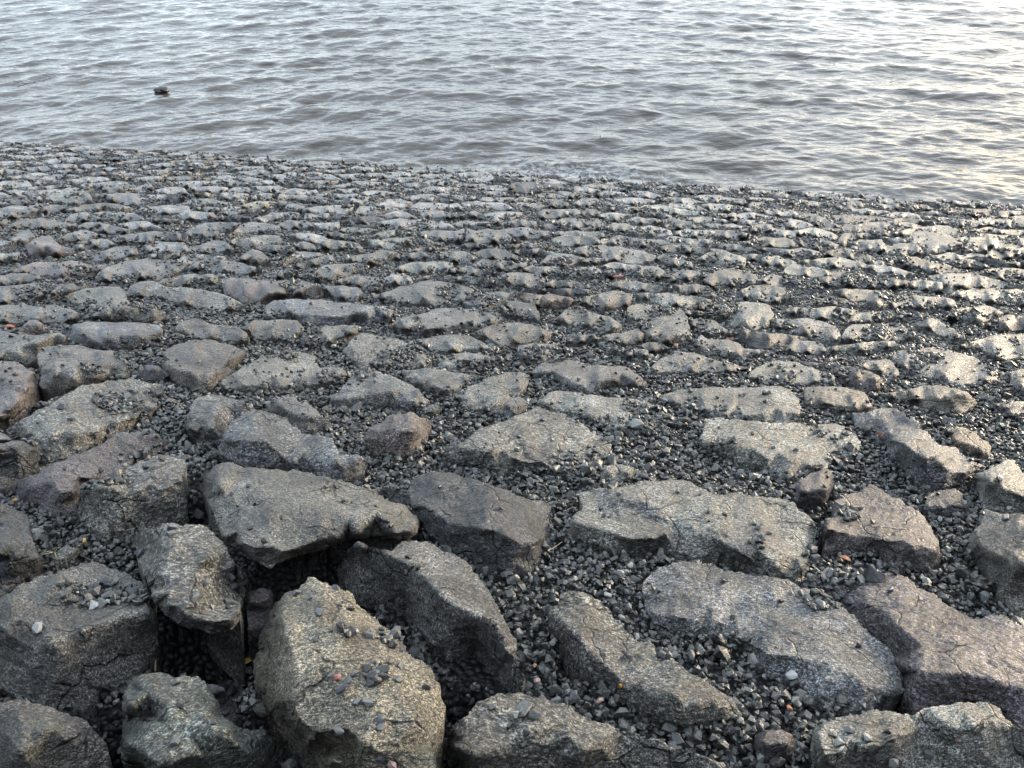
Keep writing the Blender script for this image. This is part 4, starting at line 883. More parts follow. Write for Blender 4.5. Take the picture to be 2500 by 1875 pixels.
for (u, v) in seeds:
    c0 = np.array([u, v])
    R_ = rs.uniform(.30, .46)
    th = np.linspace(0, 2 * math.pi, 9)[:-1] + rs.uniform(0, .7)
    poly = c0 + np.stack([np.cos(th) * R_ * rs.uniform(.9, 1.3), np.sin(th) * R_], 1) * rs.uniform(.8, 1.15, (8, 1))
    near = seeds[(np.hypot(*(seeds - c0).T) < 1.3) & (np.hypot(*(seeds - c0).T) > 1e-6)]
    gap = rs.uniform(.008, .045)
    for q in near:
        d = q - c0; L_ = np.hypot(*d)
        if poly is not None: poly = clip_cell(poly, c0, d / L_, L_ * .5 - gap)
    ep = edge_pts[np.hypot(*(edge_pts - c0).T) < .9]
    for q in sorted(ep.tolist(), key=lambda q: (q[0] - u) ** 2 + (q[1] - v) ** 2)[:40]:
        d = np.array(q) - c0; L_ = np.hypot(*d)
        if poly is not None: poly = clip_cell(poly, c0, d / L_, max(.04, L_ * .93 - gap * .5))
    if poly is None or len(poly) < 4: continue
    keepv = [poly[k] for k in range(len(poly)) if np.hypot(*(poly[k] - poly[k - 1])) > .035]
    if len(keepv) < 4: continue
    poly = np.array(keepv)
    if np.ptp(poly[:, 0]) < .12 or np.ptp(poly[:, 1]) < .10: continue
    X, Y, _ = to_px(P3(poly[:, 0], poly[:, 1], 0 * poly[:, 0]))
    if X.max() < -90 or X.min() > 2590 or Y.max() < 250: continue
    my = .5 * (Y.max() + Y.min()) + .12 * np.ptp(Y)
    k0 = int(np.argmin(X)); order = [(k0 + k) % len(X) for k in range(len(X))]
    if Y[order[1]] > Y[order[-1]]: order = [order[0]] + order[:0:-1]          # start at the left end and run along the far side first
    k1 = max(k for k in range(len(order)) if X[order[k]] == X.max())
    tops = [(X[k], Y[k], None) for k in order[:k1 + 1]]; bases = [(X[k], Y[k], None) for k in order[k1 + 1:]]
    if not bases: continue
    wet = water_gap(u, v) < .12
    tone = rs.choice(['dark', 'grey', 'dark', 'bluegrey'] if wet else ['grey', 'grey', 'grey', 'pale', 'tan', 'tan', 'dark', 'brown', 'bluegrey'])
    fill.append(dict(tone=str(tone), top=tops, base=bases, crest=[], h=None, b=0, size=np.ptp(X) * np.ptp(Y), x=X.mean(), y=Y.mean(), flat=True))
def shore_y(x): return 345 + 160 * x / 2500 + 18 * math.exp(-((x - 1250) / 500) ** 2)
fill.sort(key=lambda s: -s['size'])
WORDS = {'grey': 'grey', 'bluegrey': 'bluish grey', 'dark': 'dark', 'tan': 'tan', 'pale': 'pale', 'brown': 'brown'}
n_single = 296 - n_st
left_v, left_f, ln = [], [], 0
for i, sd in enumerate(fill):
    if i < n_single:
        o = add_stone(sd, 500 + i, 3.6, 'stone')
        side = 'far left' if sd['x'] < 600 else 'left of centre' if sd['x'] < 1150 else 'right of centre' if sd['x'] < 1800 else 'far right'
        dist = 'close to the waterline' if sd['y'] < shore_y(sd['x']) + 110 else 'halfway up the slope' if sd['y'] < shore_y(sd['x']) + 260 else 'in the middle gravel'
        o['label'] = 'small low %s stone in gravel %s, %s' % (WORDS[sd['tone']], dist, side)
        o['category'] = 'stone'; o['group'] = 'small low %s stones %s, %s' % (WORDS[sd['tone']], dist, side)
    else:
        W, tri, hm, depth = stone_mesh(sd, 500 + i, 4.2)
        left_v.append(W); left_f.append(tri + ln); ln += len(W)
        all_v.append(W); all_f.append(tri + all_n); all_n += len(W)
if left_v:
    o = link('small_stones', mesh_from('small_stones', np.concatenate(left_v), np.concatenate(left_f), ROCK))
    o.color = (.16, .155, .15, 1)
    o['kind'] = 'stuff'; o['label'] = 'many small grey stones scattered through the far gravel'; o['category'] = 'small stones'

# ------------------------------------------------------------------ water
def wave_height(x, y):
    r = np.random.default_rng(23)
    h = np.zeros_like(x)
    bend = .012 * (x - 6) ** 2 * (x < 6)                     # crests swing round towards the shore on the left
    yy = y + np.clip(bend, 0, 5)
    xw = x + .25 * noise3(np.stack([x * .35, y * .35, 0 * x], -1).reshape(-1, 3)).reshape(x.shape)
    yw = yy + .35 * noise3(np.stack([x * .3, y * .4, 0 * x + 9], -1).reshape(-1, 3)).reshape(x.shape)
    for k in range(46):
        lam = .16 * 1.085 ** k if k < 28 else r.uniform(.3, 1.6)
        an = r.normal(0, .34) + r.choice([-.38, .42])
        kx, ky = math.sin(an) * 2 * math.pi / lam, math.cos(an) * 2 * math.pi / lam
        a = .0040 * lam ** .75
        ph = kx * xw + ky * yw + r.uniform(0, 6.28)
        s = np.sin(ph)
        h += a * (s + .25 * np.cos(2 * ph))
    big = fbm(np.stack([x * .5 + 3, yy * 1.1, 0 * x], -1).reshape(-1, 3), 2).reshape(x.shape)
    return h * (1 + .6 * big) + .012 * big
ang = np.linspace(-math.radians(46), math.radians(46), 760)
rad = [6.0]
while rad[-1] < 1500:
    rr = rad[-1]
    rad.append(rr + (.030 + .0035 * max(0, rr - 12) if rr < 36 else .06 * rr))
rad = np.array(rad)
Rr, Aa = np.meshgrid(rad, ang, indexing='ij')
wx, wy = Rr * np.sin(Aa), Rr * np.cos(Aa)
d_sh = (SB - SA)[:2] / np.linalg.norm((SB - SA)[:2])
off_sh = (wx - SA[0]) * (-d_sh[1]) + (wy - SA[1]) * d_sh[0]     # metres out from the waterline
calm = np.clip((off_sh + 1.5) / 2.0, .25, 1)
wz = wave_height(wx, wy) * calm * np.clip((70 - Rr) / 30, .0, 1)
swash = .045 * np.exp(-((off_sh - .55) / .35) ** 2) * np.clip(noise3(np.stack([wx * .55, wy * .55, 0 * wx + 4], -1).reshape(-1, 3)).reshape(wx.shape) * 2.2 + .45, 0, 1)
along = (wx - SA[0]) * d_sh[0] + (wy - SA[1]) * d_sh[1]
runup = .05 * noise3(np.stack([along * .45, 0 * along, 0 * along + 2], -1).reshape(-1, 3)).reshape(wx.shape)
choppy = np.exp(-((off_sh - .3) / .6) ** 2) * .018 * fbm(np.stack([wx * 5, wy * 7, 0 * wx], -1).reshape(-1, 3), 3).reshape(wx.shape)
wz = wz + swash + choppy + runup * np.exp(-np.abs(off_sh) / .8)
wv = np.stack([wx, wy, wz], -1).reshape(-1, 3)
wm = mesh_from('water', wv, grid_faces(*wx.shape), WATER)
foam = np.exp(-((off_sh - .12) / .33) ** 2)
fc = to_water(1360, 445); foam2 = np.exp(-(((wx - fc[0]) / 1.3) ** 2 + ((wy - fc[1]) / .8) ** 2))
at = wm.attributes.new('foam', 'FLOAT', 'POINT')
at.data.foreach_set('value', np.clip(.07 * foam + .42 * foam2, 0, 1).ravel().astype(np.float32))
water = link('water', wm)
water['kind'] = 'structure'

# ------------------------------------------------------------------ pebbles: shapes
def chip_mesh(name, seed, mat, n=15, flat=.62, bevel=.16):
    r = np.random.default_rng(seed)
    bm = bmesh.new()
    ax = np.array([1.0, r.uniform(.65, .9), r.uniform(flat * .7, flat * 1.2)])
    for _ in range(n):
        d = r.normal(size=3); d /= np.linalg.norm(d)
        bm.verts.new(d * ax * r.uniform(.40, .52))
    bmesh.ops.convex_hull(bm, input=bm.verts)
    for v in [v for v in bm.verts if not v.link_faces]: bm.verts.remove(v)
    if bevel:
        bmesh.ops.bevel(bm, geom=list(bm.edges), offset=bevel * .5, segments=1, affect='EDGES', profile=.5, clamp_overlap=True)
    me = bpy.data.meshes.new(name); bm.to_mesh(me); bm.free()
    me.materials.append(mat)
    return me
# the gravel: one object, its pebbles scattered by geometry nodes over the bed and over the low edges of stones
tree = BVHTree.FromPolygons([Vector(p) for p in np.concatenate(all_v)], np.concatenate(all_f).tolist())
def heap_at(tile, xa, xb, ya, yb):
    x0, y0, s = TILES[tile]
    return (x0 + (xa + xb) / 2 / s, y0 + (ya + yb) / 2 / s, (xb - xa) / 2 / s, (yb - ya) / 2 / s)
# places where pebbles lie heaped on top of a stone
HEAPS = [heap_at(*q) for q in (
    ('A', 480, 1160, 170, 400), ('A', -40, 280, 840, 1040), ('B', 900, 1450, 250, 620), ('B', 1240, 2050, 560, 980), ('B', 1000, 1240, 680, 900),
    ('B', 640, 900, 840, 930), ('B', 940, 1080, 1120, 1300), ('B', 950, 1080, 750, 880),
    ('C', 180, 350, 1180, 1380), ('C', 130, 380, 1420, 1570), ('C', 530, 680, 1480, 1600),
    ('D', 520, 950, 20, 200), ('H', 600, 1280, 1190, 1360), ('H', 770, 1000, 760, 890), ('H', 100, 230, 1030, 1130),
    ('G', 350, 650, 490, 620), ('G', 480, 640, 330, 480), ('G', 880, 1050, 500, 680), ('G', 1660, 1880, 250, 340), ('G', 750, 850, 290, 350),
    ('E', 540, 1000, 590, 790), ('E', 480, 600, 900, 1000), ('F', 960, 1130, 1130, 1260), ('E', 140, 330, 280, 380),
    ('I', 640, 1000, 800, 900), ('I', 760, 1180, 990, 1170), ('I', 900, 1000, 1140, 1190), ('I', 1060, 1350, 270, 340),
    ('J', 290, 440, 950, 1060), ('J', 620, 720, 940, 990), ('J', 840, 960, 760, 900), ('J', 500, 700, 790, 930),
    ('L', 1900, 2120, 660, 860), ('L', 620, 1050, 20, 150), ('L', 880, 1110, 450, 550), ('L', 1600, 1850, 330, 440), ('L', 250, 540, 50, 140),
    ('L', 1200, 1400, 480, 680), ('L', 230, 520, 160, 330), ('P', 590, 740, 320, 380), ('L', 1220, 1560, 320, 400), ('K', 1180, 1440, 290, 380),
    ('K', 1560, 1980, 240, 420), ('L', 980, 1240, 160, 260))]
def scatter(n_target):
    pts = []
    # near zone, middle, far: (v range, density per square metre, pebble size)
    zones = [(.55, 3.2, 3900, .0265), (3.2, 6.0, 2800, .027), (6.0, 14.5, 1450, .032)]
    P_, S_, T_ = [], [], []
    for v0, v1, dens, size in zones:
        half = lambda v: .72 * (v + 1.3) + .35
        A = (half(v0) + half(v1)) * (v1 - v0)
        n = int(A * dens)
        v = rng.uniform(v0, v1, n * 2); u = rng.uniform(-half(v1), half(v1), n * 2)
        k = np.abs(u) < half(v)
        u, v = u[k], v[k]
        u = u + .06 * v                                     # the view runs a little to the right of the slope's axis
        above = water_gap(u, v) > -.10
        u, v = u[above], v[above]
        bh = bed_height(u, v)
        o3 = P3(u, v, np.full(u.shape, 1.2))
        clus = fbm(np.stack([u * 3.1, v * 3.1, 0 * u + 7], 1), 2)
        dn = Vector(-NRM)
        jit = rng.random(len(u)); lay = rng.random(len(u)); sz = size * np.exp(rng.normal(0, .33, len(u)))
        qx, qy, _ = to_px(P3(u, v, .12))
        heap = np.zeros(len(u))
        for hx, hy, ha, hb in HEAPS:
            d = ((qx - hx) / ha) ** 2 + ((qy - hy) / hb) ** 2
            heap = np.maximum(heap, np.clip(1.25 - d, 0, .9))
        for i in range(len(u)):
            loc, nor, fi, dist = tree.ray_cast(Vector(o3[i]), dn, 1.2 - bh[i] + .05)
            hw = (1.2 - dist) if loc is not None else -9
            if hw > bh[i]:
                up = nor.dot(Vector(NRM))
                low = hw - bh[i]
                if up < .55: continue
                # pebbles stay where a stone is low against the gravel, else only here and there
                cov = .030 if v[i] < 3.6 else .026 + .075 * max(0, clus[i] + .02)
                p_ = 1.0 if low < cov else max(0.0, 1 - (low - cov) / .022) * min(1, max(0, .45 + clus[i] * 2.2))
                if v[i] > 4.5: p_ *= .75
                p_ = max(p_, (.002 if v[i] < 3.2 else .010) if clus[i] < .22 else (.012 if v[i] < 3.2 else .06))
                if heap[i] > 0: p_ = max(p_, heap[i])
                if jit[i] > p_: continue
                w_ = hw + sz[i] * .16 + (lay[i] * .012 if low < cov else 0)
                if p_ < .2: sz[i] = min(sz[i], size * 1.1)
            else:
                w_ = bh[i] + sz[i] * .1 + lay[i] ** 1.5 * (.028 if v[i] < 4 else .018)
            P_.append((u[i], v[i], w_)); S_.append(sz[i])
    return np.array(P_), np.array(S_)
GP, GS = scatter(0)
n_g = len(GP)
gm = bpy.data.meshes.new('gravel')
gw = P3(GP[:, 0], GP[:, 1], GP[:, 2])
gm.vertices.add(n_g); gm.vertices.foreach_set('co', gw.ravel())
def put(name, typ, arr, key='value'):
    a = gm.attributes.new(name, typ, 'POINT'); a.data.foreach_set(key, np.ascontiguousarray(arr, dtype=np.float32 if typ != 'INT' else np.int32).ravel())
tilt = rng.normal(0, .55, (n_g, 2))
put('spin', 'FLOAT_VECTOR', np.stack([tilt[:, 0] - .2, tilt[:, 1], rng.uniform(0, 6.283, n_g)], 1), 'vector')
put('size', 'FLOAT', GS)
put('tint', 'FLOAT', np.clip(rng.beta(1.6, 2.6, n_g) + (rng.random(n_g) > .985) * .35, 0, 1))
NCH = 10
put('pick', 'INT', rng.integers(0, NCH, n_g))
gravel = link('gravel', gm)
gravel['kind'] = 'stuff'; gravel['label'] = 'dark grey crushed gravel filling the gaps between the stones'; gravel['category'] = 'gravel'
chips = [bpy.data.objects.new('gravel_chip', chip_mesh('gravel_chip', 40 + k, GRAVEL)) for k in range(NCH)]
ng = bpy.data.node_groups.new('gravel_scatter', 'GeometryNodeTree')
ng.interface.new_socket('Geometry', in_out='INPUT', socket_type='NodeSocketGeometry')
ng.interface.new_socket('Geometry', in_out='OUTPUT', socket_type='NodeSocketGeometry')
gi, go = ng.nodes.new('NodeGroupInput'), ng.nodes.new('NodeGroupOutput')
g2i = ng.nodes.new('GeometryNodeGeometryToInstance')
for k in reversed(range(NCH)):
    oi = ng.nodes.new('GeometryNodeObjectInfo'); oi.inputs['Object'].default_value = chips[k]
    oi.inputs['As Instance'].default_value = False
    ng.links.new(oi.outputs['Geometry'], g2i.inputs[0])
def attr(name, typ):
    a = ng.nodes.new('GeometryNodeInputNamedAttribute'); a.data_type = typ; a.inputs['Name'].default_value = name
    return a.outputs[0]
iop = ng.nodes.new('GeometryNodeInstanceOnPoints')
ng.links.new(gi.outputs[0], iop.inputs['Points'])
ng.links.new(g2i.outputs[0], iop.inputs['Instance'])
iop.inputs['Pick Instance'].default_value = True
ng.links.new(attr('pick', 'INT'), iop.inputs['Instance Index'])
e2r = ng.nodes.new('FunctionNodeEulerToRotation')
ng.links.new(attr('spin', 'FLOAT_VECTOR'), e2r.inputs[0])
ng.links.new(e2r.outputs[0], iop.inputs['Rotation'])
ng.links.new(attr('size', 'FLOAT'), iop.inputs['Scale'])
ng.links.new(iop.outputs[0], go.inputs[0])
mod = gravel.modifiers.new('scatter', 'NODES'); mod.node_group = ng
print('stones', n_st, 'fill', len(fill), 'gravel', n_g, 'stone tris', sum(len(f) for f in all_f), 'water', len(wv))

# ------------------------------------------------------------------ single pebbles and small finds, laid where they stand
def pick(tile, x, y):
    x0, y0, s = TILES[tile]
    return x0 + x / s, y0 + y / s, s
def on_ground(px, py):
    """point of stone or gravel seen at a place of the photograph, and the surface normal there"""
    d = Vector(rays(px, py)); d.normalize()
    loc, nor, fi, dist = tree.ray_cast(Vector(CAM), d, 60)
    w = 0.0
    for _ in range(6):
        u, v = unproj(px, py, w); w = float(bed_height(u, v)) + .03
    g = P3(u, v, w)
    gd = np.linalg.norm(g - CAM)
    if loc is not None and dist < gd + .03:
        return np.array(loc), (nor if nor.dot(Vector(NRM)) > 0 else -nor), dist, True
    return g, Vector(NRM), gd, False
PEB = {'grey': (.075, .08, .082), 'dark': (.03, .032, .035), 'bluegrey': (.06, .066, .078), 'pale': (.22, .22, .20), 'tan': (.22, .18, .11),
       'red': (.22, .09, .07), 'pink': (.27, .18, .16), 'orange': (.45, .19, .02), 'yellow': (.42, .28, .12), 'white': (.34, .34, .32), 'rust': (.30, .12, .04), 'salmon': (.28, .15, .09)}
PEBMAT = {k: plain_stone('pebble_' + k, c, .34) for k, c in PEB.items()}
PEBSHAPE = {}
def pebble(tile, x, y, size, tone, label, group=None, stretch=1.0, name='pebble', cat='pebble', sink=.22):
    px, py, s = pick(tile, x, y)
    p, nor, dist, _ = on_ground(px, py)
    sz = size / s * dist / FPX
    key = (tone, random.randint(0, 3))
    if key not in PEBSHAPE: PEBSHAPE[key] = chip_mesh(name, 300 + len(PEBSHAPE), PEBMAT[tone], 16, .6, .13)
    o = bpy.data.objects.new(name, PEBSHAPE[key]); col.objects.link(o)
    o.location = Vector(p) + nor * sz * sink
    q = nor.to_track_quat('Z', 'Y')
    o.rotation_euler = (q @ Matrix.Rotation(random.uniform(-.5, .5) if stretch != 1 else random.uniform(0, 6.28), 4, 'Z').to_quaternion()).to_euler()
    o.scale = (sz * 1.12 * stretch, sz * 1.12, sz * 1.2)
    o['label'] = label; o['category'] = cat
    if group: o['group'] = group
    return o
SETS = [
 ('loose dark grey pebble lying on the large ochre boulder', 'pebbles on the large ochre boulder', 'B', 'grey',
  '570,395,90 395,245,80 505,265,60 690,195,70 740,185,60 545,595,50 790,910,75 835,860,60 655,870,50 860,1080,80 935,1080,90 1020,840,90 980,780,70 1180,795,90 1110,770,60 1180,905,80 1050,1210,90 1045,1270,70 735,1285,100 1045,1500,70'),
 ('loose grey pebble on the block shaped tan boulder', 'pebbles on the block shaped tan boulder', 'A', 'grey', '1740,60,90 1770,95,90 1575,150,70 1810,165,70 1500,280,100 1760,310,80 1330,-260,100 1320,-215,80'),
 ('loose stone chip on the greenish grey boulder', 'pebbles on the greenish grey boulder', 'A', 'grey', '1370,925,75 1360,1390,90'),
 ('pale pebble lying on the rough boulder in the bottom right corner', 'pale pebbles on the corner boulder', 'D', 'pale', '790,1395,80 995,1355,70 1190,1525,80'),
 ('dark pebble lying on the rough boulder in the bottom right corner', 'dark pebbles on the corner boulder', 'D', 'grey', '860,1300,90 1465,1480,85 740,1340,70'),
 ('dark pebble on the large tan slab above the black gap', 'pebbles on the large tan slab', 'F', 'dark', '620,765,60 690,757,70 -330,705,50'),
 ('loose pebble on the black fronted block at the left', 'pebbles on the black fronted block', 'E', 'dark', '1250,550,80 1130,610,60 1040,515,80'),
 ('loose pebble on the long tan slab with the blue tint', 'pebbles on the long tan slab', 'E', 'dark', '475,150,70 550,240,60 860,60,50 890,62,45 1010,20,60 1050,30,50 980,45,45'),
 ('dark pebble on the large flat slab right of centre', 'pebbles on the large flat slab', 'G', 'dark', '1530,20,50 2105,40,55 2140,35,50 2115,95,50 1900,140,30 1310,30,45'),
 ('dark pebble on the long pale slab right of the broken tan stone', 'pebbles on the long pale slab', 'G', 'dark', '1125,205,50 995,250,40 940,280,40'),
 ('dark pebble on the broad beige boulder in the centre', 'pebbles on the broad beige boulder', 'G', 'dark', '205,370,50 390,245,50 750,450,50 650,205,50 655,255,45 690,475,40'),
 ('pebble lying on the wide pale boulder with the stepped top', 'pebbles on the wide pale boulder', 'G', 'grey', '1610,815,40 1675,945,60 985,815,60 2020,1040,60 2060,1075,60 2140,1120,50'),
 ('dark pebble on the large pinkish boulder at the left edge', 'pebbles on the left pinkish boulder', 'I', 'dark', '50,960,40 130,985,50 20,1030,35 95,1045,35 90,930,40'),
 ('small dark pebble on the rough grey boulder, centre left', 'pebbles on the rough grey boulder', 'J', 'dark', '1020,1050,50 950,1000,50 810,1065,50'),
 ('dark pebble on the purplish boulder at the right edge', 'pebbles on the big purplish boulder', 'D', 'grey', '1065,140,60 1185,215,60 765,255,70 700,195,50'),
]
for label, group, tile, tone, pts in SETS:
    for q in pts.split():
        x, y, sz = map(float, q.split(','))
        pebble(tile, x, y, sz, tone, label, group)
for a in [
    ('A', 310, 505, 85, 'pale', 'single flat pale pebble on the big layered boulder'),
    ('B', 710, 895, 75, 'red', 'reddish pebble in a row of grey ones on the ochre boulder'),
    ('B', 745, 985, 110, 'bluegrey', 'large slate blue pebble below the reddish one on the ochre boulder'),
    ('B', 705, 1340, 100, 'dark', 'flat blackish pebble low on the ochre boulder'),
    ('B', 1050, 1150, 60, 'tan', 'small buff pebble on the lower half of the ochre boulder'),
    ('B', 1140, 1545, 80, 'pink', 'pinkish pebble at the bottom end of the ochre boulder'),
    ('C', 1003, 945, 38, 'orange', 'tiny bright orange pebble at the foot of the elongated tan boulder'),
    ('C', 838, 1085, 75, 'pink', 'pink pebble in the gravel channel below the orange pebble'),
    ('C', 350, 915, 55, 'pink', 'pale rose pebble in gravel left of the elongated tan boulder'),
    ('C', 335, 800, 45, 'salmon', 'small salmon pebble in gravel above the pale rose pebble'),
    ('C', 2170, 1560, 60, 'red', 'reddish pebble in gravel at the bottom edge'),
    ('D', 400, 1130, 60, 'salmon', 'salmon coloured pebble in the gravel beside the long blue grey boulder'),
    ('D', 430, 880, 90, 'white', 'squarish light pebble against the dark side of the long blue grey boulder'),
    ('D', 180, 1510, 120, 'pale', 'cream flat pebble in gravel near the bottom right corner'),
    ('D', 1710, 1370, 28, 'red', 'red fleck of stone on the rough corner boulder'),
    ('E', 640, 1185, 66, 'yellow', 'rounded yellowish pebble in gravel on the left'),
    ('E', 115, 862, 36, 'orange', 'small orange chip in gravel at the left edge'),
    ('E', 1100, 1275, 80, 'bluegrey', 'blue grey pebble leaning on the block shaped tan boulder'),
    ('G', 190, 475, 62, 'pale', 'rounded pale pebble on the broad beige boulder'),
    ('H', 1050, 1030, 50, 'dark', 'single dark pebble on the rounded beige boulder'),
    ('H', 2010, 690, 60, 'bluegrey', 'single pebble on the wedge shaped pale boulder'),
    ('H', 2075, 1005, 70, 'grey', 'grey pebble on the tall boulder at the right edge'),
    ('H', 665, 755, 50, 'dark', 'dark pebble on the upright violet grey stone'),
    ('H', 455, 478, 50, 'dark', 'black round pebble on the wide layered boulder'),
    ('J', 1390, 300, 22, 'dark', 'dark pebble on the low ridged stone'),
    ('J', 1540, 515, 32, 'dark', 'dark pebble on the long pale grey slab'),
    ('J', 620, 380, 24, 'dark', 'dark pebble on the long bluish slab'),
    ('J', 1040, 675, 42, 'grey', 'pebble on top of the rounded beige mound'),
    ('J', 1945, 1205, 62, 'bluegrey', 'blue grey pebble standing on the broken tan stone'),
    ('J', 430, 940, 40, 'pale', 'upright pale chip on the broad yellowish slab'),
    ('I', 1900, 345, 32, 'dark', 'dark pebble on the long low tan ridge stone'),
    ('I', 750, 285, 44, 'dark', 'black pebble at the top of the jagged tan slab'),
    ('K', 2005, 430, 36, 'dark', 'dark pebble on the broad speckled pale stone'),
    ('K', 1240, 480, 32, 'dark', 'dark pebble on the square pale block'),
    ('K', 1535, 1120, 55, 'dark', 'dark pebble at the left end of the large flat slab'),
    ('K', 635, 920, 45, 'dark', 'dark pebble on the arched stone right of centre'),
    ('K', 1420, 750, 62, 'salmon', 'orange brown stone chip at the foot of the square pale block'),
    ('M', 1575, 318, 30, 'white', 'white pebble near the far left waterline'),
    ('M', 400, 206, 26, 'white', 'white pebble left of the bright puddle stone by the water'),
    ('M', 1180, 408, 40, 'white', 'white stone chip on the far left slope'),
    ('P', 945, 342, 40, 'pink', 'pink shell like stone among the upper right rocks')]:
    pebble(*a)
pebble('K', 935, 172, 55, 'red', 'small red brick fragment lying flat in the upper right gravel', None, 2.0, 'brick_fragment', 'brick fragment')
pebble('K', 1880, 685, 60, 'salmon', 'long orange tinted stone on the crooked stone, right of centre', None, 1.7)

# thin plant remains
def tube(pts, rad, name, mat, label, cat, kids=()):
    def build(pts, rad):
        V_, F_ = [], []
        pts = [Vector(p) for p in pts]
        for i, p in enumerate(pts):
            tgt = (pts[min(i + 1, len(pts) - 1)] - pts[max(i - 1, 0)]).normalized()
            a = tgt.orthogonal().normalized(); b = tgt.cross(a)
            rr = rad * (1 - .75 * i / (len(pts) - 1)) * random.uniform(.85, 1.15)
            for k in range(6):
                th = k * math.pi / 3
                V_.append(p + (a * math.cos(th) + b * math.sin(th)) * rr)
        for i in range(len(pts) - 1):
            for k in range(6):
                F_.append((i * 6 + k, i * 6 + (k + 1) % 6, (i + 1) * 6 + (k + 1) % 6, (i + 1) * 6 + k))
        return V_, F_
    V_, F_ = build(pts, rad)
    for kp, kr in kids:
        v2, f2 = build(kp, kr); n0 = len(V_); V_ += v2; F_ += [tuple(i + n0 for i in f) for f in f2]
    org = np.mean([list(v) for v in V_], 0)
    o = link(name, mesh_from(name, np.array([list(v) for v in V_]), np.array(F_), mat, True, org), org)
    o['label'] = label; o['category'] = cat
    return o
STRAW = plain_stone('dry_straw', (.30, .25, .15), .6)
WOOD = plain_stone('wet_wood', (.018, .015, .012), .45)
LEAFY = plain_stone('yellow_leaf', (.35, .26, .05), .5)
RUSTY = plain_stone('rusty_leaf', (.20, .055, .015), .55)
def run(tile, pts, lift=.01):
    out = []
    for x, y in pts:
        px, py, s = pick(tile, x, y)
        p, nor, d, _ = on_ground(px, py)
        out.append(Vector(p) + nor * lift + Vector((0, 0, random.uniform(0, lift))))
    return out
def fray(base, n, length, rad):
    k = []
    for _ in range(n):
        d = Vector((random.uniform(-1, 1), random.uniform(-1, .4), random.uniform(.1, .7))).normalized()
        m = base + d * length * .5 + Vector((random.uniform(-.3, .3), 0, random.uniform(-.2, .3))) * length * .4
        k.append(([base, m, base + d * length * random.uniform(.7, 1.1)], rad))
    return k
b0 = run('E', [(330, 1370), (350, 1385), (385, 1400)])
tube(b0, .002, 'dry_roots', STRAW, 'tuft of dry pale roots beside the big layered boulder', 'dry roots', fray(b0[0], 8, .035, .0015))
b0 = run('E', [(440, 1290), (460, 1320), (490, 1350)])
tube(b0, .002, 'dry_roots', STRAW, 'dry straw stalks under the small mossy stone', 'dry roots', fray(b0[0], 6, .04, .0013))
b0 = run('A', [(1225, 800), (1270, 730), (1310, 640), (1330, 580)], .03)
tube(b0, .0028, 'twig', STRAW, 'pale forked twig in the dark gap beside the block shaped boulder', 'twig', [([b0[3], b0[3] + Vector((.03, .0, -.02)), b0[3] + Vector((.055, -.01, -.05))], .003), ([b0[2], b0[2] + Vector((-.02, .01, .02)), b0[2] + Vector((-.03, .01, .04))], .002)])
b0 = run('G', [(430, 1310), (480, 1275), (540, 1235)], .02)
tube(b0, .003, 'twig', STRAW, 'short yellowish stalk on gravel right of the dark blue grey block', 'twig')
b0 = run('N', [(1880, 775), (1960, 758), (2050, 760), (2130, 745)], .03)
tube(b0, .028, 'driftwood', WOOD, 'blackened driftwood branch on the far stones, upper centre', 'driftwood', [([b0[2], b0[2] + Vector((.05, -.12, .0)), b0[2] + Vector((.06, -.22, -.03))], .015), ([b0[3], b0[3] + Vector((.03, .02, .08))], .012)])
def leaf(tile, x, y, size, mat, label, kind='leaf'):
    px, py, s = pick(tile, x, y)
    p, nor, d, _ = on_ground(px, py)
    L = size / s * d / FPX
    q = nor.to_track_quat('Z', 'Y')
    V_, F_ = [], []
    for i in range(7):
        f = i / 6; wd = math.sin(math.pi * min(1, f * .92 + .08)) * .26
        for k, sx in enumerate((-1, 0, 1)):
            V_.append((sx * wd, f - .5, .10 * math.sin(f * 4) + (.07 if sx else 0)))
    for i in range(6):
        for k in range(2): F_.append((i * 3 + k, i * 3 + k + 1, i * 3 + k + 4, i * 3 + k + 3))
    W = [Vector(p) + nor * .012 + q @ (Matrix.Rotation(random.uniform(0, 6), 3, 'Z') @ Vector(v) * L) for v in V_]
    org = np.array(p)
    rot = Matrix.Rotation(random.uniform(0, 6), 3, 'Z')
    W = np.array([list(Vector(p) + nor * .012 + q @ (rot @ Vector(v) * L)) for v in V_])
    me = mesh_from(kind, W, np.array(F_), mat, True, org)
    o = link(kind, me, org)
    sol = o.modifiers.new('thickness', 'SOLIDIFY'); sol.thickness = .0012
    o['label'] = label; o['category'] = 'leaf'
leaf('A', 1915, 855, 110, LEAFY, 'yellow leaf in the dark gap left of the ochre boulder')
leaf('A', 1840, 1235, 60, LEAFY, 'small yellow leaf at the rim of the greenish grey boulder')
leaf('H', 1125, 355, 80, RUSTY, 'rust red leaf scrap on the far end of the bluish ridge boulder')
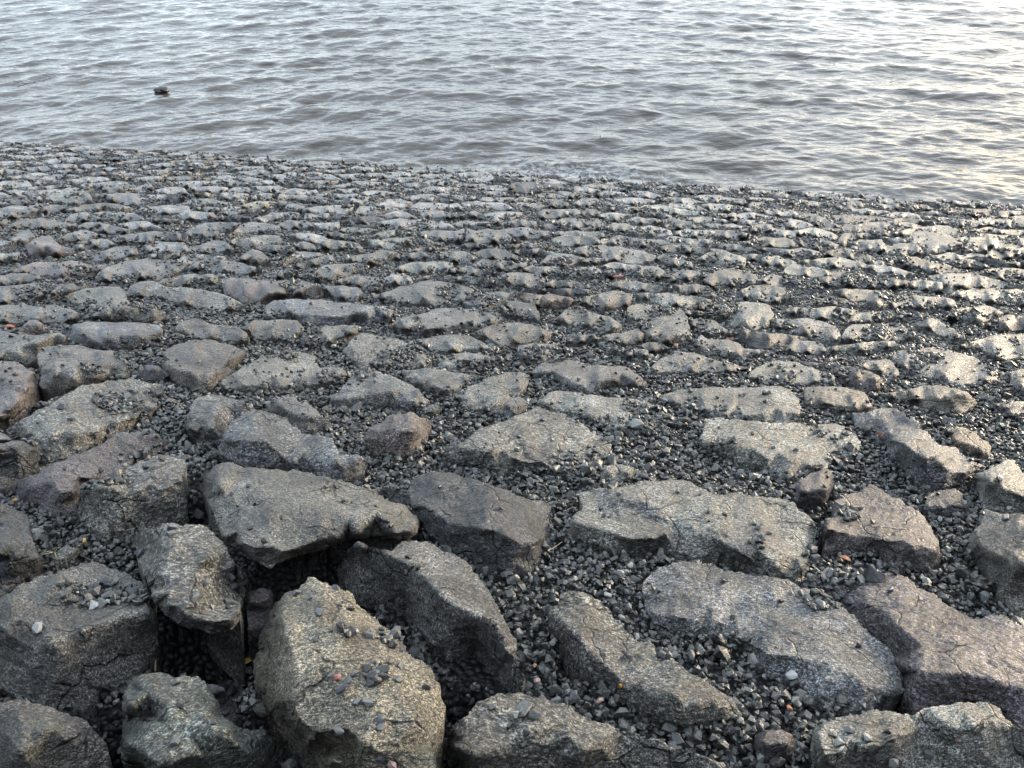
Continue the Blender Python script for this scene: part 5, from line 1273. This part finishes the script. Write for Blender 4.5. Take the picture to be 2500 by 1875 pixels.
leaf('H', 235, 440, 60, RUSTY, 'dark red leaf scrap on the wide layered boulder')
leaf('H', 830, 1335, 90, RUSTY, 'orange brown leaf in the gravel heap below the rounded beige boulder')
leaf('D', 390, 1135, 50, RUSTY, 'orange leaf scrap in gravel beside the long blue grey boulder')
leaf('I', 85, 600, 90, RUSTY, 'rusty leaf scrap on the flat slab at the left edge')

# things afloat
def afloat(x, y, up=0.0):
    p = to_water(x, y)
    return Vector((p[0], p[1], up))
c0 = afloat(395, 224)
bm = bmesh.new()
bmesh.ops.create_icosphere(bm, subdivisions=3, radius=1)
vv = np.array([v.co[:] for v in bm.verts])
nn = fbm(vv * 1.7 + 5, 3)
for v, k in zip(bm.verts, nn): v.co = Vector((v.co.x * .13, v.co.y * .10, v.co.z * .06)) * (1 + .45 * k)
me = bpy.data.meshes.new('floating_log'); bm.to_mesh(me); bm.free(); me.materials.append(WOOD)
for p in me.polygons: p.use_smooth = True
o = link('floating_log', me, c0 + Vector((0, 0, .03))); o['label'] = 'dark lump of wood floating alone on the water at the left'; o['category'] = 'driftwood'
b0 = [afloat(45, 214, .02), afloat(70, 207, .03), afloat(100, 202, .025), afloat(140, 190, .04)]
kid = []
for k in range(9):
    b = b0[k % 4] + Vector((random.uniform(-.25, .25), random.uniform(-.1, .1), 0))
    kid.append(([b, b + Vector((random.uniform(-.15, .15), .03, .03)), b + Vector((random.uniform(-.25, .25), .05, random.uniform(0, .07)))], .005))
tube(b0, .007, 'twig', WOOD, 'raft of dark twigs drifting near the left edge of the water', 'twigs', kid)
b0 = [afloat(2172, 204, .02), afloat(2200, 196, .03), afloat(2235, 186, .03)]
tube(b0, .007, 'twig', WOOD, 'dark twig drifting in the bright water at the right', 'twig', [([afloat(2180, 182, .0), afloat(2181, 180, .06), afloat(2182, 176, .10)], .005)])
c0 = afloat(1465, 340)
tube([c0 + Vector((0, 0, -.02)), c0 + Vector((.004, 0, .03)), c0 + Vector((0, 0, .06))], .022, 'float', WOOD, 'tiny dark scrap bobbing upright in the central water', 'debris')
